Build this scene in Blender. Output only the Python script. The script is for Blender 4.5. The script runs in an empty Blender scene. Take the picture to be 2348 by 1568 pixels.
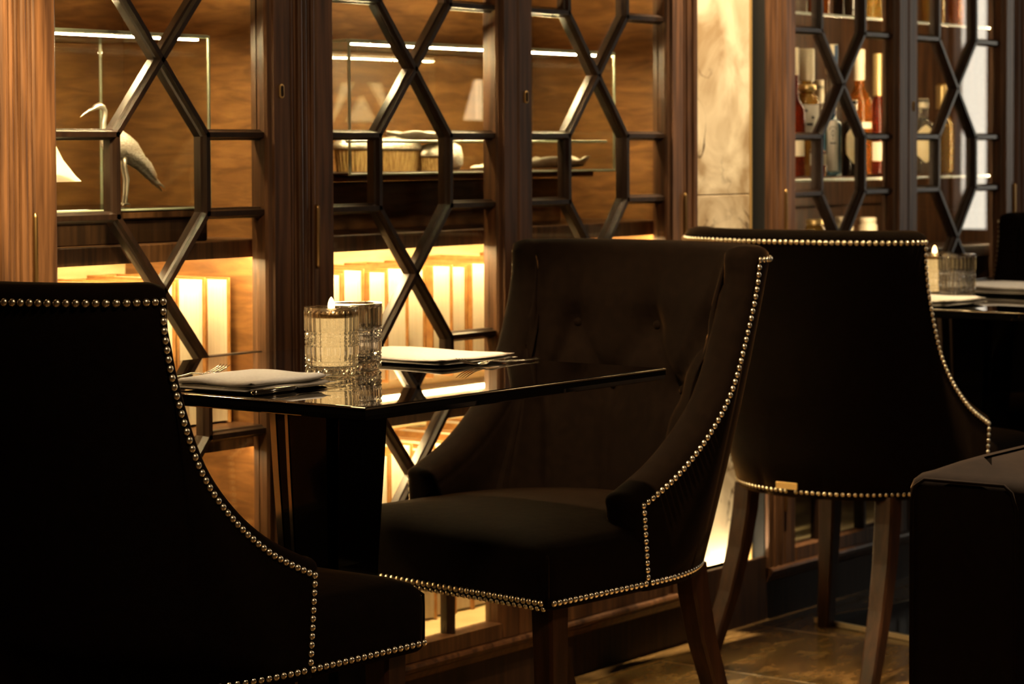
import bpy, math, random
from mathutils import Vector, Matrix
PI = math.pi
random.seed(7)
sc = bpy.context.scene
C = sc.collection

# ---------------------------------------------------------------- camera, world, lights, exposure
F_PX, PSI, PITCH, ROLL, CY = 5570.5, 0.917924, 0.037788, -0.0039836, 549.95
CAM = Vector((0.0, -2.94657, 1.09698))
fw = Vector((math.sin(PSI) * math.cos(PITCH), math.cos(PSI) * math.cos(PITCH), -math.sin(PITCH)))
rt = Vector((math.cos(PSI), -math.sin(PSI), 0))
up = rt.cross(fw)
r2 = math.cos(ROLL) * rt + math.sin(ROLL) * up
u2 = -math.sin(ROLL) * rt + math.cos(ROLL) * up
cd = bpy.data.cameras.new('camera')
cam = bpy.data.objects.new('camera', cd)
C.objects.link(cam)
m = Matrix((r2, u2, -fw)).transposed().to_4x4()
m.translation = CAM
cam.matrix_world = m
cd.sensor_width = 36
cd.sensor_fit = 'HORIZONTAL'
cd.lens = F_PX / 2348 * 36
cd.shift_y = (CY - 784) / 2348
cd.clip_start = .05
cd.dof.use_dof = True
cd.dof.focus_distance = 3.35
cd.dof.aperture_fstop = 9.0
sc.camera = cam

w = bpy.data.worlds.new('world')
sc.world = w
w.use_nodes = True
w.node_tree.nodes['Background'].inputs[0].default_value = (1.0, .72, .45, 1)
w.node_tree.nodes['Background'].inputs[1].default_value = 0.004

WARM = (1.0, .60, .24)
def area(name, loc, target, size, power, col, sy=None):
    l = bpy.data.lights.new(name, 'AREA')
    l.energy = power; l.color = col; l.size = size
    if sy:
        l.shape = 'RECTANGLE'; l.size_y = sy
    o = bpy.data.objects.new(name, l); C.objects.link(o)
    o.location = loc
    o.rotation_euler = (Vector(target) - Vector(loc)).to_track_quat('-Z', 'Y').to_euler()
    return o
def spot(name, loc, target, power, col, ang, blend=.6, r=.04):
    l = bpy.data.lights.new(name, 'SPOT')
    l.energy = power; l.color = col; l.spot_size = math.radians(ang); l.spot_blend = blend; l.shadow_soft_size = r
    o = bpy.data.objects.new(name, l); C.objects.link(o)
    o.location = loc
    o.rotation_euler = (Vector(target) - Vector(loc)).to_track_quat('-Z', 'Y').to_euler()
    return o
def point(name, loc, power, col, r=.06):
    l = bpy.data.lights.new(name, 'POINT')
    l.energy = power; l.color = col; l.shadow_soft_size = r
    o = bpy.data.objects.new(name, l); C.objects.link(o); o.location = loc
    return o
spot('sconce_light', (2.28, -.50, 1.75), (2.56, 0, 1.05), 190, (1, .72, .34), 44, .9, .05)   # wall lamp left of the frame
area('fill_area_near', (1.6, -2.4, 2.76), (2.4, -.6, .8), 0.34, 34, (1, .66, .36), .28)  # unseen area light added as warm room fill
area('fill_area_far', (5.6, -2.6, 2.76), (5.0, -.4, .8), 0.3, 14, (1, .70, .42), .25)  # second added fill, for the far half of the room
spot('table_downlight', (2.75, -.75, 2.75), (2.8, -.42, .75), 60, (1, .80, .55), 22)
spot('marble_downlight', (4.64, -.30, 2.75), (4.64, .02, 1.25), 680, (1, .74, .42), 30)
spot('floor_fill_spot', (4.55, -1.0, 2.75), (4.5, -.35, 0), 210, (1, .70, .34), 34)  # unseen spot added to put a golden glow on the floor
spot('chair_fill_spot', (2.35, -.80, 2.75), (3.42, -.60, .66), 430, (1, .62, .30), 24)  # added spot that brings out the folds of the inner back
spot('armchair_fill_spot', (4.3, -.9, 2.75), (3.65, -1.2, .6), 1500, (1, .74, .46), 24)  # added spot that lifts the black velvet of the arm top
spot('bar_downlight', (5.0, -.50, 2.75), (5.05, -.50, .75), 60, (1, .80, .55), 22)

vs = sc.view_settings
vs.view_transform = 'Standard'
vs.look = 'None'
vs.gamma = 1
vs.use_curve_mapping = False
vs.exposure = 0.0
try:
    sc.cycles.use_denoising = True
    sc.cycles.max_bounces = 14
    sc.cycles.transparent_max_bounces = 40
    sc.cycles.transmission_bounces = 12
    sc.cycles.glossy_bounces = 6
    sc.cycles.sample_clamp_indirect = 6
    sc.cycles.caustics_refractive = False
    sc.cycles.caustics_reflective = False
except Exception:
    pass

# ---------------------------------------------------------------- materials
def mat(name):
    m = bpy.data.materials.new(name); m.use_nodes = True
    nt = m.node_tree
    return m, nt, nt.nodes['Principled BSDF']
def simple(name, col, rough=.5, metal=0.0, **kw):
    m, nt, b = mat(name)
    b.inputs['Base Color'].default_value = (*col, 1)
    b.inputs['Roughness'].default_value = rough
    b.inputs['Metallic'].default_value = metal
    for k, v in kw.items():
        b.inputs[k.replace('_', ' ')].default_value = v
    return m
def noisy(name, c0, c1, scale=(1, 1, 1), nscale=8, rough=.5, bump=.0, detail=6, metal=0, r1=None, lo=.35, hi=.7, dist=0.0, **kw):
    m, nt, b = mat(name)
    n = nt.nodes; L = nt.links
    tc = n.new('ShaderNodeTexCoord'); mp = n.new('ShaderNodeMapping'); mp.inputs['Scale'].default_value = scale
    nz = n.new('ShaderNodeTexNoise'); nz.inputs['Scale'].default_value = nscale; nz.inputs['Detail'].default_value = detail
    nz.inputs['Distortion'].default_value = dist
    rp = n.new('ShaderNodeValToRGB')
    rp.color_ramp.elements[0].position = lo; rp.color_ramp.elements[0].color = (*c0, 1)
    rp.color_ramp.elements[1].position = hi; rp.color_ramp.elements[1].color = (*c1, 1)
    L.new(tc.outputs['Object'], mp.inputs[0]); L.new(mp.outputs[0], nz.inputs['Vector'])
    L.new(nz.outputs['Fac'], rp.inputs[0]); L.new(rp.outputs[0], b.inputs['Base Color'])
    b.inputs['Roughness'].default_value = rough; b.inputs['Metallic'].default_value = metal
    if r1 is not None:
        mr = n.new('ShaderNodeMapRange'); mr.inputs[3].default_value = rough; mr.inputs[4].default_value = r1
        L.new(nz.outputs['Fac'], mr.inputs[0]); L.new(mr.outputs[0], b.inputs['Roughness'])
    if bump:
        bp = n.new('ShaderNodeBump'); bp.inputs['Strength'].default_value = bump; bp.inputs['Distance'].default_value = .002
        L.new(nz.outputs['Fac'], bp.inputs['Height']); L.new(bp.outputs[0], b.inputs['Normal'])
    for k, v in kw.items():
        b.inputs[k.replace('_', ' ')].default_value = v
    return m
def emis(name, col, s):
    m = bpy.data.materials.new(name); m.use_nodes = True
    nt = m.node_tree; nt.nodes.remove(nt.nodes['Principled BSDF'])
    e = nt.nodes.new('ShaderNodeEmission'); e.inputs[0].default_value = (*col, 1); e.inputs[1].default_value = s
    nt.links.new(e.outputs[0], nt.nodes['Material Output'].inputs[0])
    return m
def thin_glass(name, tint=(.96, .97, .95), ior=1.5):
    m = bpy.data.materials.new(name); m.use_nodes = True
    nt = m.node_tree; nt.nodes.remove(nt.nodes['Principled BSDF'])
    t = nt.nodes.new('ShaderNodeBsdfTransparent'); t.inputs[0].default_value = (*tint, 1)
    g = nt.nodes.new('ShaderNodeBsdfGlossy'); g.inputs['Roughness'].default_value = 0.0
    g.inputs[0].default_value = (1, 1, 1, 1)
    # Schlick reflectance of a thin sheet, the same from both of its faces
    f0 = ((ior - 1) / (ior + 1)) ** 2
    lw = nt.nodes.new('ShaderNodeLayerWeight'); lw.inputs[0].default_value = .5
    pw = nt.nodes.new('ShaderNodeMath'); pw.operation = 'POWER'; pw.inputs[1].default_value = 5
    f = nt.nodes.new('ShaderNodeMath'); f.operation = 'MULTIPLY_ADD'; f.inputs[1].default_value = 1 - f0; f.inputs[2].default_value = f0
    nt.links.new(lw.outputs['Facing'], pw.inputs[0]); nt.links.new(pw.outputs[0], f.inputs[0])
    mx = nt.nodes.new('ShaderNodeMixShader')
    nt.links.new(f.outputs[0], mx.inputs[0]); nt.links.new(t.outputs[0], mx.inputs[1]); nt.links.new(g.outputs[0], mx.inputs[2])
    nt.links.new(mx.outputs[0], nt.nodes['Material Output'].inputs[0])
    return m

M = {}
M['wood'] = noisy('mahogany', (.046, .019, .0078), (.165, .074, .030), (30, 30, 1.6), 3, .38, .12, r1=.5)
M['wood_dark'] = noisy('dark_mahogany', (.018, .008, .004), (.045, .020, .009), (30, 30, 1.6), 3, .55, .1)
M['wood_dark'].node_tree.nodes['Principled BSDF'].inputs['Specular IOR Level'].default_value = .25
M['muntin'] = noisy('muntin_wood', (.012, .006, .0035), (.028, .013, .007), (20, 20, 2), 4, .34, .06)
M['inner_wood'] = noisy('golden_veneer', (.62, .46, .22), (.80, .64, .36), (3, 3, 18), 3, .5, .05)
M['back_wood'] = noisy('amber_back_veneer', (.17, .074, .023), (.34, .160, .052), (2.5, 2.5, 14), 4, .4, .05, dist=.6)
M['velvet'] = noisy('black_velvet', (.0048, .0030, .0021), (.0066, .0040, .0027), (1, 1, 1), 60, .9, .25, detail=8, Sheen_Weight=.10, Sheen_Roughness=.28)
M['velvet'].node_tree.nodes['Principled BSDF'].inputs['Sheen Tint'].default_value = (.95, .55, .25, 1)
M['velvet'].node_tree.nodes['Principled BSDF'].inputs['Specular IOR Level'].default_value = .03
M['nail'] = simple('polished_nail_brass', (1.0, .92, .74), .30, 1.0)
M['leg'] = noisy('leg_wood', (.020, .0075, .003), (.050, .020, .0075), (18, 18, 2), 4, .45, .05, Specular_IOR_Level=.2)
M['brass'] = simple('brass', (.88, .60, .25), .4, .75)
M['brass_dark'] = simple('aged_brass', (.45, .28, .11), .35, 1.0)
M['glass'] = thin_glass('pane_glass')
M['case_glass'] = thin_glass('case_glass', (.97, .98, .96))
M['glass_edge'] = simple('polished_glass_edge', (.62, .70, .55), .2, 0, Specular_IOR_Level=.8)
M['crystal'] = simple('cut_crystal', (1, 1, 1), 0.0, 0, Transmission_Weight=1.0, IOR=1.5)
def crystal_mat():
    m = bpy.data.materials.new('cut_crystal'); m.use_nodes = True
    nt = m.node_tree; nt.nodes.remove(nt.nodes['Principled BSDF']); N_ = nt.nodes; L = nt.links
    t = N_.new('ShaderNodeBsdfTransparent'); t.inputs[0].default_value = (1, .99, .97, 1)
    g = N_.new('ShaderNodeBsdfGlass'); g.inputs['IOR'].default_value = 1.5; g.inputs['Roughness'].default_value = 0
    r = N_.new('ShaderNodeBsdfGlossy'); r.inputs['Roughness'].default_value = .03
    a = N_.new('ShaderNodeMixShader'); a.inputs[0].default_value = .85
    b = N_.new('ShaderNodeMixShader'); b.inputs[0].default_value = .16
    L.new(t.outputs[0], a.inputs[1]); L.new(g.outputs[0], a.inputs[2])
    L.new(a.outputs[0], b.inputs[1]); L.new(r.outputs[0], b.inputs[2])
    L.new(b.outputs[0], N_['Material Output'].inputs[0])
    return m
M['crystal'] = crystal_mat()
def glow_gel_mat():
    m, nt, b = mat('self_lit_gold_gel')
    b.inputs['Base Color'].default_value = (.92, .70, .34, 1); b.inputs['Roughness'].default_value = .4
    b.inputs['Emission Color'].default_value = (1, .62, .22, 1); b.inputs['Emission Strength'].default_value = 2.4  # emission paints a golden glow into the gel, which is no lamp
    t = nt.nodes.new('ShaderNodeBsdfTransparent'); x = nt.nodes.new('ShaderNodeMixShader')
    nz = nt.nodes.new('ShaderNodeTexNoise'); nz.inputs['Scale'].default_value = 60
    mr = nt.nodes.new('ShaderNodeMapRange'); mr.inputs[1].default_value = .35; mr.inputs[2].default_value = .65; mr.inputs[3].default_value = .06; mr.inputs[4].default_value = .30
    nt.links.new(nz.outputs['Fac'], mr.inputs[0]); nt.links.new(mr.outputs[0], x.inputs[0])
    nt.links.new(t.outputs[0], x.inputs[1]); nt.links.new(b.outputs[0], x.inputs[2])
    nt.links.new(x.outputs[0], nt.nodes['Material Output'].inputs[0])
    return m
M['glow_gel'] = glow_gel_mat()
M['satin'] = simple('satin_brass_edge', (.85, .70, .45), .45, .4)
M['black_mirror'] = simple('black_mirror_glass', (.006, .006, .006), .015, 0, IOR=2.6)
M['black_gloss'] = simple('black_lacquer', (.004, .0035, .003), .10, 0, IOR=1.28)
M['table_mirror'] = simple('smoked_mirror', (.66, .62, .56), .012, 1.0)
M['chrome'] = simple('polished_steel', (.62, .58, .52), .12, 1.0)
M['silver'] = noisy('chased_silver', (.66, .58, .46), (1.0, .97, .90), (1, 1, 2.2), 150, .42, 1.0, metal=.65)
M['silver_plain'] = simple('silver', (.95, .91, .83), .34, .9)
M['linen'] = noisy('white_linen', (.74, .72, .68), (.82, .80, .76), (1, 1, 1), 180, .9, .3)
M['page'] = noisy('page_edges', (.70, .60, .44), (.84, .75, .58), (90, 90, 1.2), 5, .85, .2)
M['cover'] = noisy('tan_book_cloth', (.30, .13, .03), (.42, .20, .055), (1, 1, 1), 60, .7, .1)
M['bristle'] = noisy('bristle', (.30, .16, .05), (.75, .50, .20), (70, 70, 2), 6, .7, .2)
M['led'] = emis('led_strip_light', (1.0, .72, .34), 135)
M['led_case'] = emis('case_led_light', (1.0, .72, .38), 320)
M['led_hidden'] = emis('hidden_fill_led', (1.0, .74, .42), 95)
M['led_top'] = emis('cabinet_top_light', (1.0, .63, .26), 11)
M['led_marble'] = emis('marble_uplight', (1.0, .78, .46), 220)
M['led_dim'] = emis('dim_led_strip', (1.0, .66, .30), 45)
M['flame'] = emis('candle_flame', (1.0, .62, .24), 9)
M['shade'] = None
M['tray_silver'] = noisy('bright_worn_silver', (.70, .64, .54), (.98, .94, .86), (1, 1, 1), 60, .5, .6, metal=.35)
M['wick'] = simple('wick', (.02, .015, .01), .9)
M['keyhole'] = simple('keyhole_black', (.003, .003, .003), .8)
M['paper'] = simple('label_paper', (.78, .70, .54), .7)
M['paper_white'] = simple('white_label_paper', (.82, .80, .74), .6)
M['paper_gold'] = noisy('gold_label', (.82, .68, .40), (.90, .79, .52), (1, 1, 1), 40, .6)
M['ink'] = simple('label_ink', (.03, .03, .035), .7)
M['foil'] = simple('gold_foil', (.80, .60, .28), .3, .7)
M['foil_blue'] = simple('blue_foil', (.02, .06, .14), .35, .2)
M['cap_cream'] = simple('cream_cap', (.78, .70, .52), .4)
def liquid(name, col, tr=.85):
    return simple(name, col, .03, 0, Transmission_Weight=tr, IOR=1.36)
M['amber'] = liquid('amber_liquor', (.80, .24, .035))
M['dark_red'] = liquid('dark_red_liquor', (.20, .025, .008), .6)
M['dark_glass'] = simple('dark_bottle_glass', (.012, .007, .004), .06, 0, IOR=1.5)
M['clear_bottle'] = liquid('clear_bottle_glass', (.86, .92, .90), .95)
M['blue_glass'] = liquid('pale_blue_glass', (.12, .34, .55), .75)
M['gold_liquor'] = liquid('golden_liquor', (.90, .52, .10), .85)
M['wall'] = noisy('brown_wall_panelling', (.030, .016, .009), (.050, .026, .014), (6, 6, .6), 3, .55)
M['ceiling'] = simple('dark_ceiling', (.05, .035, .022), .8)
M['stone'] = None

def stone_mat():
    m, nt, b = mat('polished_brown_stone')
    n = nt.nodes; L = nt.links
    tc = n.new('ShaderNodeTexCoord')
    oi = n.new('ShaderNodeObjectInfo')
    ad = n.new('ShaderNodeVectorMath'); ad.operation = 'ADD'
    cb = n.new('ShaderNodeCombineXYZ')
    mu = n.new('ShaderNodeMath'); mu.operation = 'MULTIPLY'; mu.inputs[1].default_value = 37
    L.new(oi.outputs['Random'], mu.inputs[0]); L.new(mu.outputs[0], cb.inputs[0]); L.new(mu.outputs[0], cb.inputs[1])
    L.new(tc.outputs['Object'], ad.inputs[0]); L.new(cb.outputs[0], ad.inputs[1])
    mp = n.new('ShaderNodeMapping'); mp.inputs['Scale'].default_value = (1, 2.2, 1); mp.inputs['Rotation'].default_value = (0, 0, .4)
    L.new(ad.outputs[0], mp.inputs[0])
    nz = n.new('ShaderNodeTexNoise'); nz.inputs['Scale'].default_value = 9.5; nz.inputs['Detail'].default_value = 12; nz.inputs['Roughness'].default_value = .68; nz.inputs['Distortion'].default_value = .3
    L.new(mp.outputs[0], nz.inputs['Vector'])
    rp = n.new('ShaderNodeValToRGB')
    e = rp.color_ramp.elements
    e[0].position = .30; e[0].color = (.075, .042, .016, 1)
    e[1].position = .74; e[1].color = (.40, .25, .095, 1)
    k = e.new(.52); k.color = (.20, .118, .042, 1)
    L.new(nz.outputs['Fac'], rp.inputs[0]); L.new(rp.outputs[0], b.inputs['Base Color'])
    mr = n.new('ShaderNodeMapRange'); mr.inputs[3].default_value = .10; mr.inputs[4].default_value = .28
    L.new(nz.outputs['Fac'], mr.inputs[0]); L.new(mr.outputs[0], b.inputs['Roughness'])
    return m
M['stone'] = stone_mat()

def marble_mat():
    m, nt, b = mat('cream_onyx_marble')
    n = nt.nodes; L = nt.links
    tc = n.new('ShaderNodeTexCoord')
    mp = n.new('ShaderNodeMapping'); mp.inputs['Location'].default_value = (3.3, 1.7, 2.1); mp.inputs['Rotation'].default_value = (.3, .35, .2)
    L.new(tc.outputs['Object'], mp.inputs[0])
    n1 = n.new('ShaderNodeTexNoise'); n1.inputs['Scale'].default_value = 6; n1.inputs['Detail'].default_value = 7; n1.inputs['Distortion'].default_value = 1.0
    L.new(mp.outputs[0], n1.inputs['Vector'])
    rp = n.new('ShaderNodeValToRGB'); e = rp.color_ramp.elements
    e[0].position = .33; e[0].color = (.40, .29, .17, 1)
    e[1].position = .58; e[1].color = (.82, .72, .54, 1)
    L.new(n1.outputs['Fac'], rp.inputs[0])
    n2 = n.new('ShaderNodeTexNoise'); n2.inputs['Scale'].default_value = 4.2; n2.inputs['Detail'].default_value = 8; n2.inputs['Distortion'].default_value = 2.4
    L.new(mp.outputs[0], n2.inputs['Vector'])
    sb = n.new('ShaderNodeMath'); sb.operation = 'SUBTRACT'; sb.inputs[1].default_value = .5
    ab = n.new('ShaderNodeMath'); ab.operation = 'ABSOLUTE'
    L.new(n2.outputs['Fac'], sb.inputs[0]); L.new(sb.outputs[0], ab.inputs[0])
    r2_ = n.new('ShaderNodeValToRGB'); e = r2_.color_ramp.elements
    e[0].position = .0; e[0].color = (.10, .06, .03, 1)
    e[1].position = .022; e[1].color = (1, 1, 1, 1)
    L.new(ab.outputs[0], r2_.inputs[0])
    # veins only show in some zones
    n3 = n.new('ShaderNodeTexNoise'); n3.inputs['Scale'].default_value = 5; L.new(mp.outputs[0], n3.inputs['Vector'])
    r3 = n.new('ShaderNodeValToRGB'); e = r3.color_ramp.elements; e[0].position = .48; e[1].position = .62
    L.new(n3.outputs['Fac'], r3.inputs[0])
    mx = n.new('ShaderNodeMix'); mx.data_type = 'RGBA'; mx.blend_type = 'MULTIPLY'
    L.new(r3.outputs[0], mx.inputs[0])
    L.new(rp.outputs[0], mx.inputs[6]); L.new(r2_.outputs[0], mx.inputs[7])
    L.new(mx.outputs[2], b.inputs['Base Color'])
    b.inputs['Roughness'].default_value = .22
    return m
M['marble'] = marble_mat()

def shade_mat():
    m, nt, b = mat('cream_lampshade')
    b.inputs['Base Color'].default_value = (.85, .68, .42, 1)
    b.inputs['Roughness'].default_value = .8
    b.inputs['Emission Color'].default_value = (1, .66, .30, 1)
    b.inputs['Emission Strength'].default_value = .75
    return m
M['shade'] = shade_mat()
M['shade_lit'] = emis('lit_lampshade', (1, .72, .40), 6)
M['window_light'] = emis('daylight_sky', (1.0, .89, .72), 5.4)

# ---------------------------------------------------------------- mesh helpers
class MB:
    def __init__(s): s.v = []; s.f = []
    def add(s, vs, fs):
        b = len(s.v); s.v += [tuple(p) for p in vs]; s.f += [tuple(i + b for i in f) for f in fs]
        return s
    def cbox(s, a, b, c=.002):
        (x0, y0, z0), (x1, y1, z1) = a, b
        c = min(c, (x1 - x0) * .45, (y1 - y0) * .45, (z1 - z0) * .45)
        vs = []; idx = {}
        for ix, (X, sx) in enumerate(((x0, 1), (x1, -1))):
            for iy, (Y, sy) in enumerate(((y0, 1), (y1, -1))):
                for iz, (Z, sz) in enumerate(((z0, 1), (z1, -1))):
                    for ax in range(3):
                        p = [X + sx * c, Y + sy * c, Z + sz * c]
                        p[ax] = (X, Y, Z)[ax]
                        idx[(ix, iy, iz, ax)] = len(vs); vs.append(p)
        fs = []
        g = lambda ix, iy, iz, ax: idx[(ix, iy, iz, ax)]
        for i in (0, 1):
            q = [g(i, 0, 0, 0), g(i, 1, 0, 0), g(i, 1, 1, 0), g(i, 0, 1, 0)]; fs.append(q if i else q[::-1])
            q = [g(0, i, 0, 1), g(0, i, 1, 1), g(1, i, 1, 1), g(1, i, 0, 1)]; fs.append(q if i else q[::-1])
            q = [g(0, 0, i, 2), g(1, 0, i, 2), g(1, 1, i, 2), g(0, 1, i, 2)]; fs.append(q if i else q[::-1])
        for a_ in (0, 1):
            for b_ in (0, 1):
                q = [g(0, a_, b_, 1), g(1, a_, b_, 1), g(1, a_, b_, 2), g(0, a_, b_, 2)]; fs.append(q)
                q = [g(a_, 0, b_, 0), g(a_, 1, b_, 0), g(a_, 1, b_, 2), g(a_, 0, b_, 2)]; fs.append(q)
                q = [g(a_, b_, 0, 0), g(a_, b_, 1, 0), g(a_, b_, 1, 1), g(a_, b_, 0, 1)]; fs.append(q)
        for ix in (0, 1):
            for iy in (0, 1):
                for iz in (0, 1):
                    fs.append([g(ix, iy, iz, 0), g(ix, iy, iz, 1), g(ix, iy, iz, 2)])
        return s.add(vs, fs)
    def loft(s, rings, closed=True, cap0=True, cap1=True):
        n = len(rings[0]); vs = [p for r in rings for p in r]; fs = []
        for i in range(len(rings) - 1):
            for j in range(n if closed else n - 1):
                k = (j + 1) % n
                fs.append((i * n + j, i * n + k, (i + 1) * n + k, (i + 1) * n + j))
        if cap0: fs.append(tuple(range(n))[::-1])
        if cap1: fs.append(tuple((len(rings) - 1) * n + j for j in range(n)))
        return s.add(vs, fs)
    def lathe(s, prof, n=24, c=(0, 0, 0), cap0=True, cap1=True, sq=None):
        rings = []
        for r, z in prof:
            ring = []
            for j in range(n):
                a = 2 * PI * j / n
                k = 1.0
                if sq: k = 1 / (abs(math.cos(a)) ** sq + abs(math.sin(a)) ** sq) ** (1 / sq)
                ring.append((c[0] + r * k * math.cos(a), c[1] + r * k * math.sin(a), c[2] + z))
            rings.append(ring)
        return s.loft(rings, True, cap0, cap1)
    def tube(s, pts, rad, n=10, flat=None):
        pts = [Vector(p) for p in pts]; rings = []
        prev = None
        for i, p in enumerate(pts):
            t = (pts[min(i + 1, len(pts) - 1)] - pts[max(i - 1, 0)]).normalized()
            a = prev if prev is not None else (Vector((0, 1, 0)) if abs(t.y) < .9 else Vector((1, 0, 0)))
            a = (a - t * a.dot(t)).normalized(); prev = a
            b = t.cross(a)
            r = rad[i] if isinstance(rad, (list, tuple)) else rad
            ra, rb = r if isinstance(r, tuple) else (r, r)
            rings.append([p + a * ra * math.cos(2 * PI * j / n) + b * rb * math.sin(2 * PI * j / n) for j in range(n)])
        return s.loft(rings)
    def extrude_z(s, poly, z0, z1):
        return s.loft([[(x, y, z0) for x, y in poly], [(x, y, z1) for x, y in poly]])
    def prism_y(s, poly, y0, y1):
        return s.loft([[(x, y0, z) for x, z in poly], [(x, y1, z) for x, z in poly]])
    def mesh(s, name, m, smooth=False):
        me = bpy.data.meshes.new(name); me.from_pydata(s.v, [], s.f); me.update()
        import bmesh
        b = bmesh.new(); b.from_mesh(me); bmesh.ops.recalc_face_normals(b, faces=b.faces); b.to_mesh(me); b.free()
        if m: me.materials.append(m)
        if smooth:
            me.polygons.foreach_set('use_smooth', [True] * len(me.polygons))
        return me
def link(name, me, parent=None):
    o = bpy.data.objects.new(name, me); C.objects.link(o)
    if parent is not None: o.parent = parent
    return o
def obj(name, mb, m, parent=None, smooth=False):
    return link(name, mb.mesh(name, m, smooth), parent)
def smooth_by_angle(o, ang=35):
    me = o.data
    me.polygons.foreach_set('use_smooth', [True] * len(me.polygons))
    try: me.set_sharp_from_angle(angle=math.radians(ang))
    except Exception: pass
    return o
def tag(o, label=None, cat=None, group=None, kind=None):
    if label: o['label'] = label
    if cat: o['category'] = cat
    if group: o['group'] = group
    if kind: o['kind'] = kind
    return o
def thing(name, label, cat, loc=(0, 0, 0), rz=0, group=None):
    o = bpy.data.objects.new(name, None); C.objects.link(o); o.location = loc; o.rotation_euler = (0, 0, rz)
    o.empty_display_size = .05
    return tag(o, label, cat, group)
def struct(name, mb, m, label):
    return tag(obj(name, mb, m), label, None, None, 'structure')

# ---------------------------------------------------------------- room shell
RX0, RX1, RY0, RY1, RZ = -1.11, 9.24, -4.56, .50, 2.8
struct('wall_back', MB().cbox((RX0, RY1, -.05), (RX1, RY1 + .1, RZ)), M['wall'], 'brown panelled wall behind the glazed cabinets')
struct('wall_front', MB().cbox((RX0, RY0 - .1, -.05), (RX1, RY0, RZ)), M['wall'], 'brown panelled wall behind the camera')
struct('wall_left', MB().cbox((RX0 - .1, RY0, -.05), (RX0, RY1, RZ)), M['wall'], 'brown panelled wall at the left end of the room')
struct('ceiling', MB().cbox((RX0, RY0, RZ), (RX1, RY1, RZ + .1)), M['ceiling'], 'dark ceiling of the lounge')
# right wall with a tall window
wr = MB()
WY0, WY1, WZ0, WZ1 = -1.80, -1.10, .70, 2.3
wr.cbox((RX1, RY0, -.05), (RX1 + .1, WY0, RZ)); wr.cbox((RX1, WY1, -.05), (RX1 + .1, RY1, RZ))
wr.cbox((RX1, WY0, -.05), (RX1 + .1, WY1, WZ0)); wr.cbox((RX1, WY0, WZ1), (RX1 + .1, WY1, RZ))
struct('wall_right', wr, M['wall'], 'far end wall with a tall window')
fr = MB()
for y, wd in ((WY0 - .04, .05), (-1.770, .03), (-1.40, .05), (WY1 - .05, .05)): fr.cbox((RX1 - .02, y, WZ0), (RX1 + .06, y + wd, WZ1), .004)
for z in (WZ0, WZ1 - .05): fr.cbox((RX1 - .02, WY0, z), (RX1 + .06, WY1, z + .05), .004)
wn = struct('window_1', fr, M['wood_dark'], 'tall wooden window at the far end of the room')
obj('window_pane', MB().cbox((RX1 + .07, WY0, WZ0), (RX1 + .075, WY1, WZ1), .001), M['window_light'], wn)
# floor: screed with stone tiles laid on it
fl = struct('floor', MB().cbox((RX0, RY0, -.06), (RX1, RY1, -.004)), simple('grout', (.30, .20, .09), .8), 'polished brown stone tile floor')
tl = MB().cbox((-.2235, -.2235, -.006), (.2235, .2235, 0), .0012).mesh('floor_tile', M['stone'])
for i in range(23):
    for j in range(10):
        t = link('floor_tile', tl, fl)
        t.location = (-.885 + .45 * i, -.06 - .225 - .45 * j, random.uniform(-.0004, 0))
        t.rotation_euler = (0, 0, random.choice((0, PI)))
for i in range(23):
    t = link('border_tile', tl, fl); t.location = (-.885 + .45 * i, -.031, 0); t.scale = (1, .126, 1)

# ---------------------------------------------------------------- glazed cabinets
GH, GW, JH = .30, .243, .105               # half door width, half glass width, junction half spacing
ZR = [.155, .35, .60, .731, .986, 1.122, 1.374, 1.51, 1.762]   # muntin rows
ZT = 2.0
MW = .0095
def bar(p0, p1, ext=0.0):
    """one glazing bar with a stepped, chamfered front, running in the door plane"""
    a = Vector((p0[0], 0, p0[1])); b = Vector((p1[0], 0, p1[1]))
    d = (b - a).normalized(); a -= d * ext; b += d * ext
    n = Vector((-d.z, 0, d.x))
    prof = [(-MW, .026), (-MW, .010), (-MW * .72, .007), (-MW * .45, 0), (MW * .45, 0), (MW * .72, .007), (MW, .010), (MW, .026)]
    return MB().loft([[p + n * u + Vector((0, y, 0)) for u, y in prof] for p in (a, b)])
def reeds(mb, x0, x1, z0, z1, widths, y=-.010, back=.05):
    """vertical reeded moulding: beads of the given relative widths"""
    tot = sum(widths); poly = [(x0, back), (x0, y + .006)]
    x = x0
    for k, wd in enumerate(widths):
        wv = wd / tot * (x1 - x0); g = .0014
        r = (wv - 2 * g) / 2
        poly.append((x + .0002, y + .007))
        for q in range(7):
            a = PI * q / 6
            poly.append((x + g + r - r * math.cos(a), y - min(r, .009) * math.sin(a)))
        poly.append((x + wv - .0002, y + .007)); x += wv
    poly += [(x1, back)]
    mb.extrude_z(poly, z0, z1)
    return mb
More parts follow.
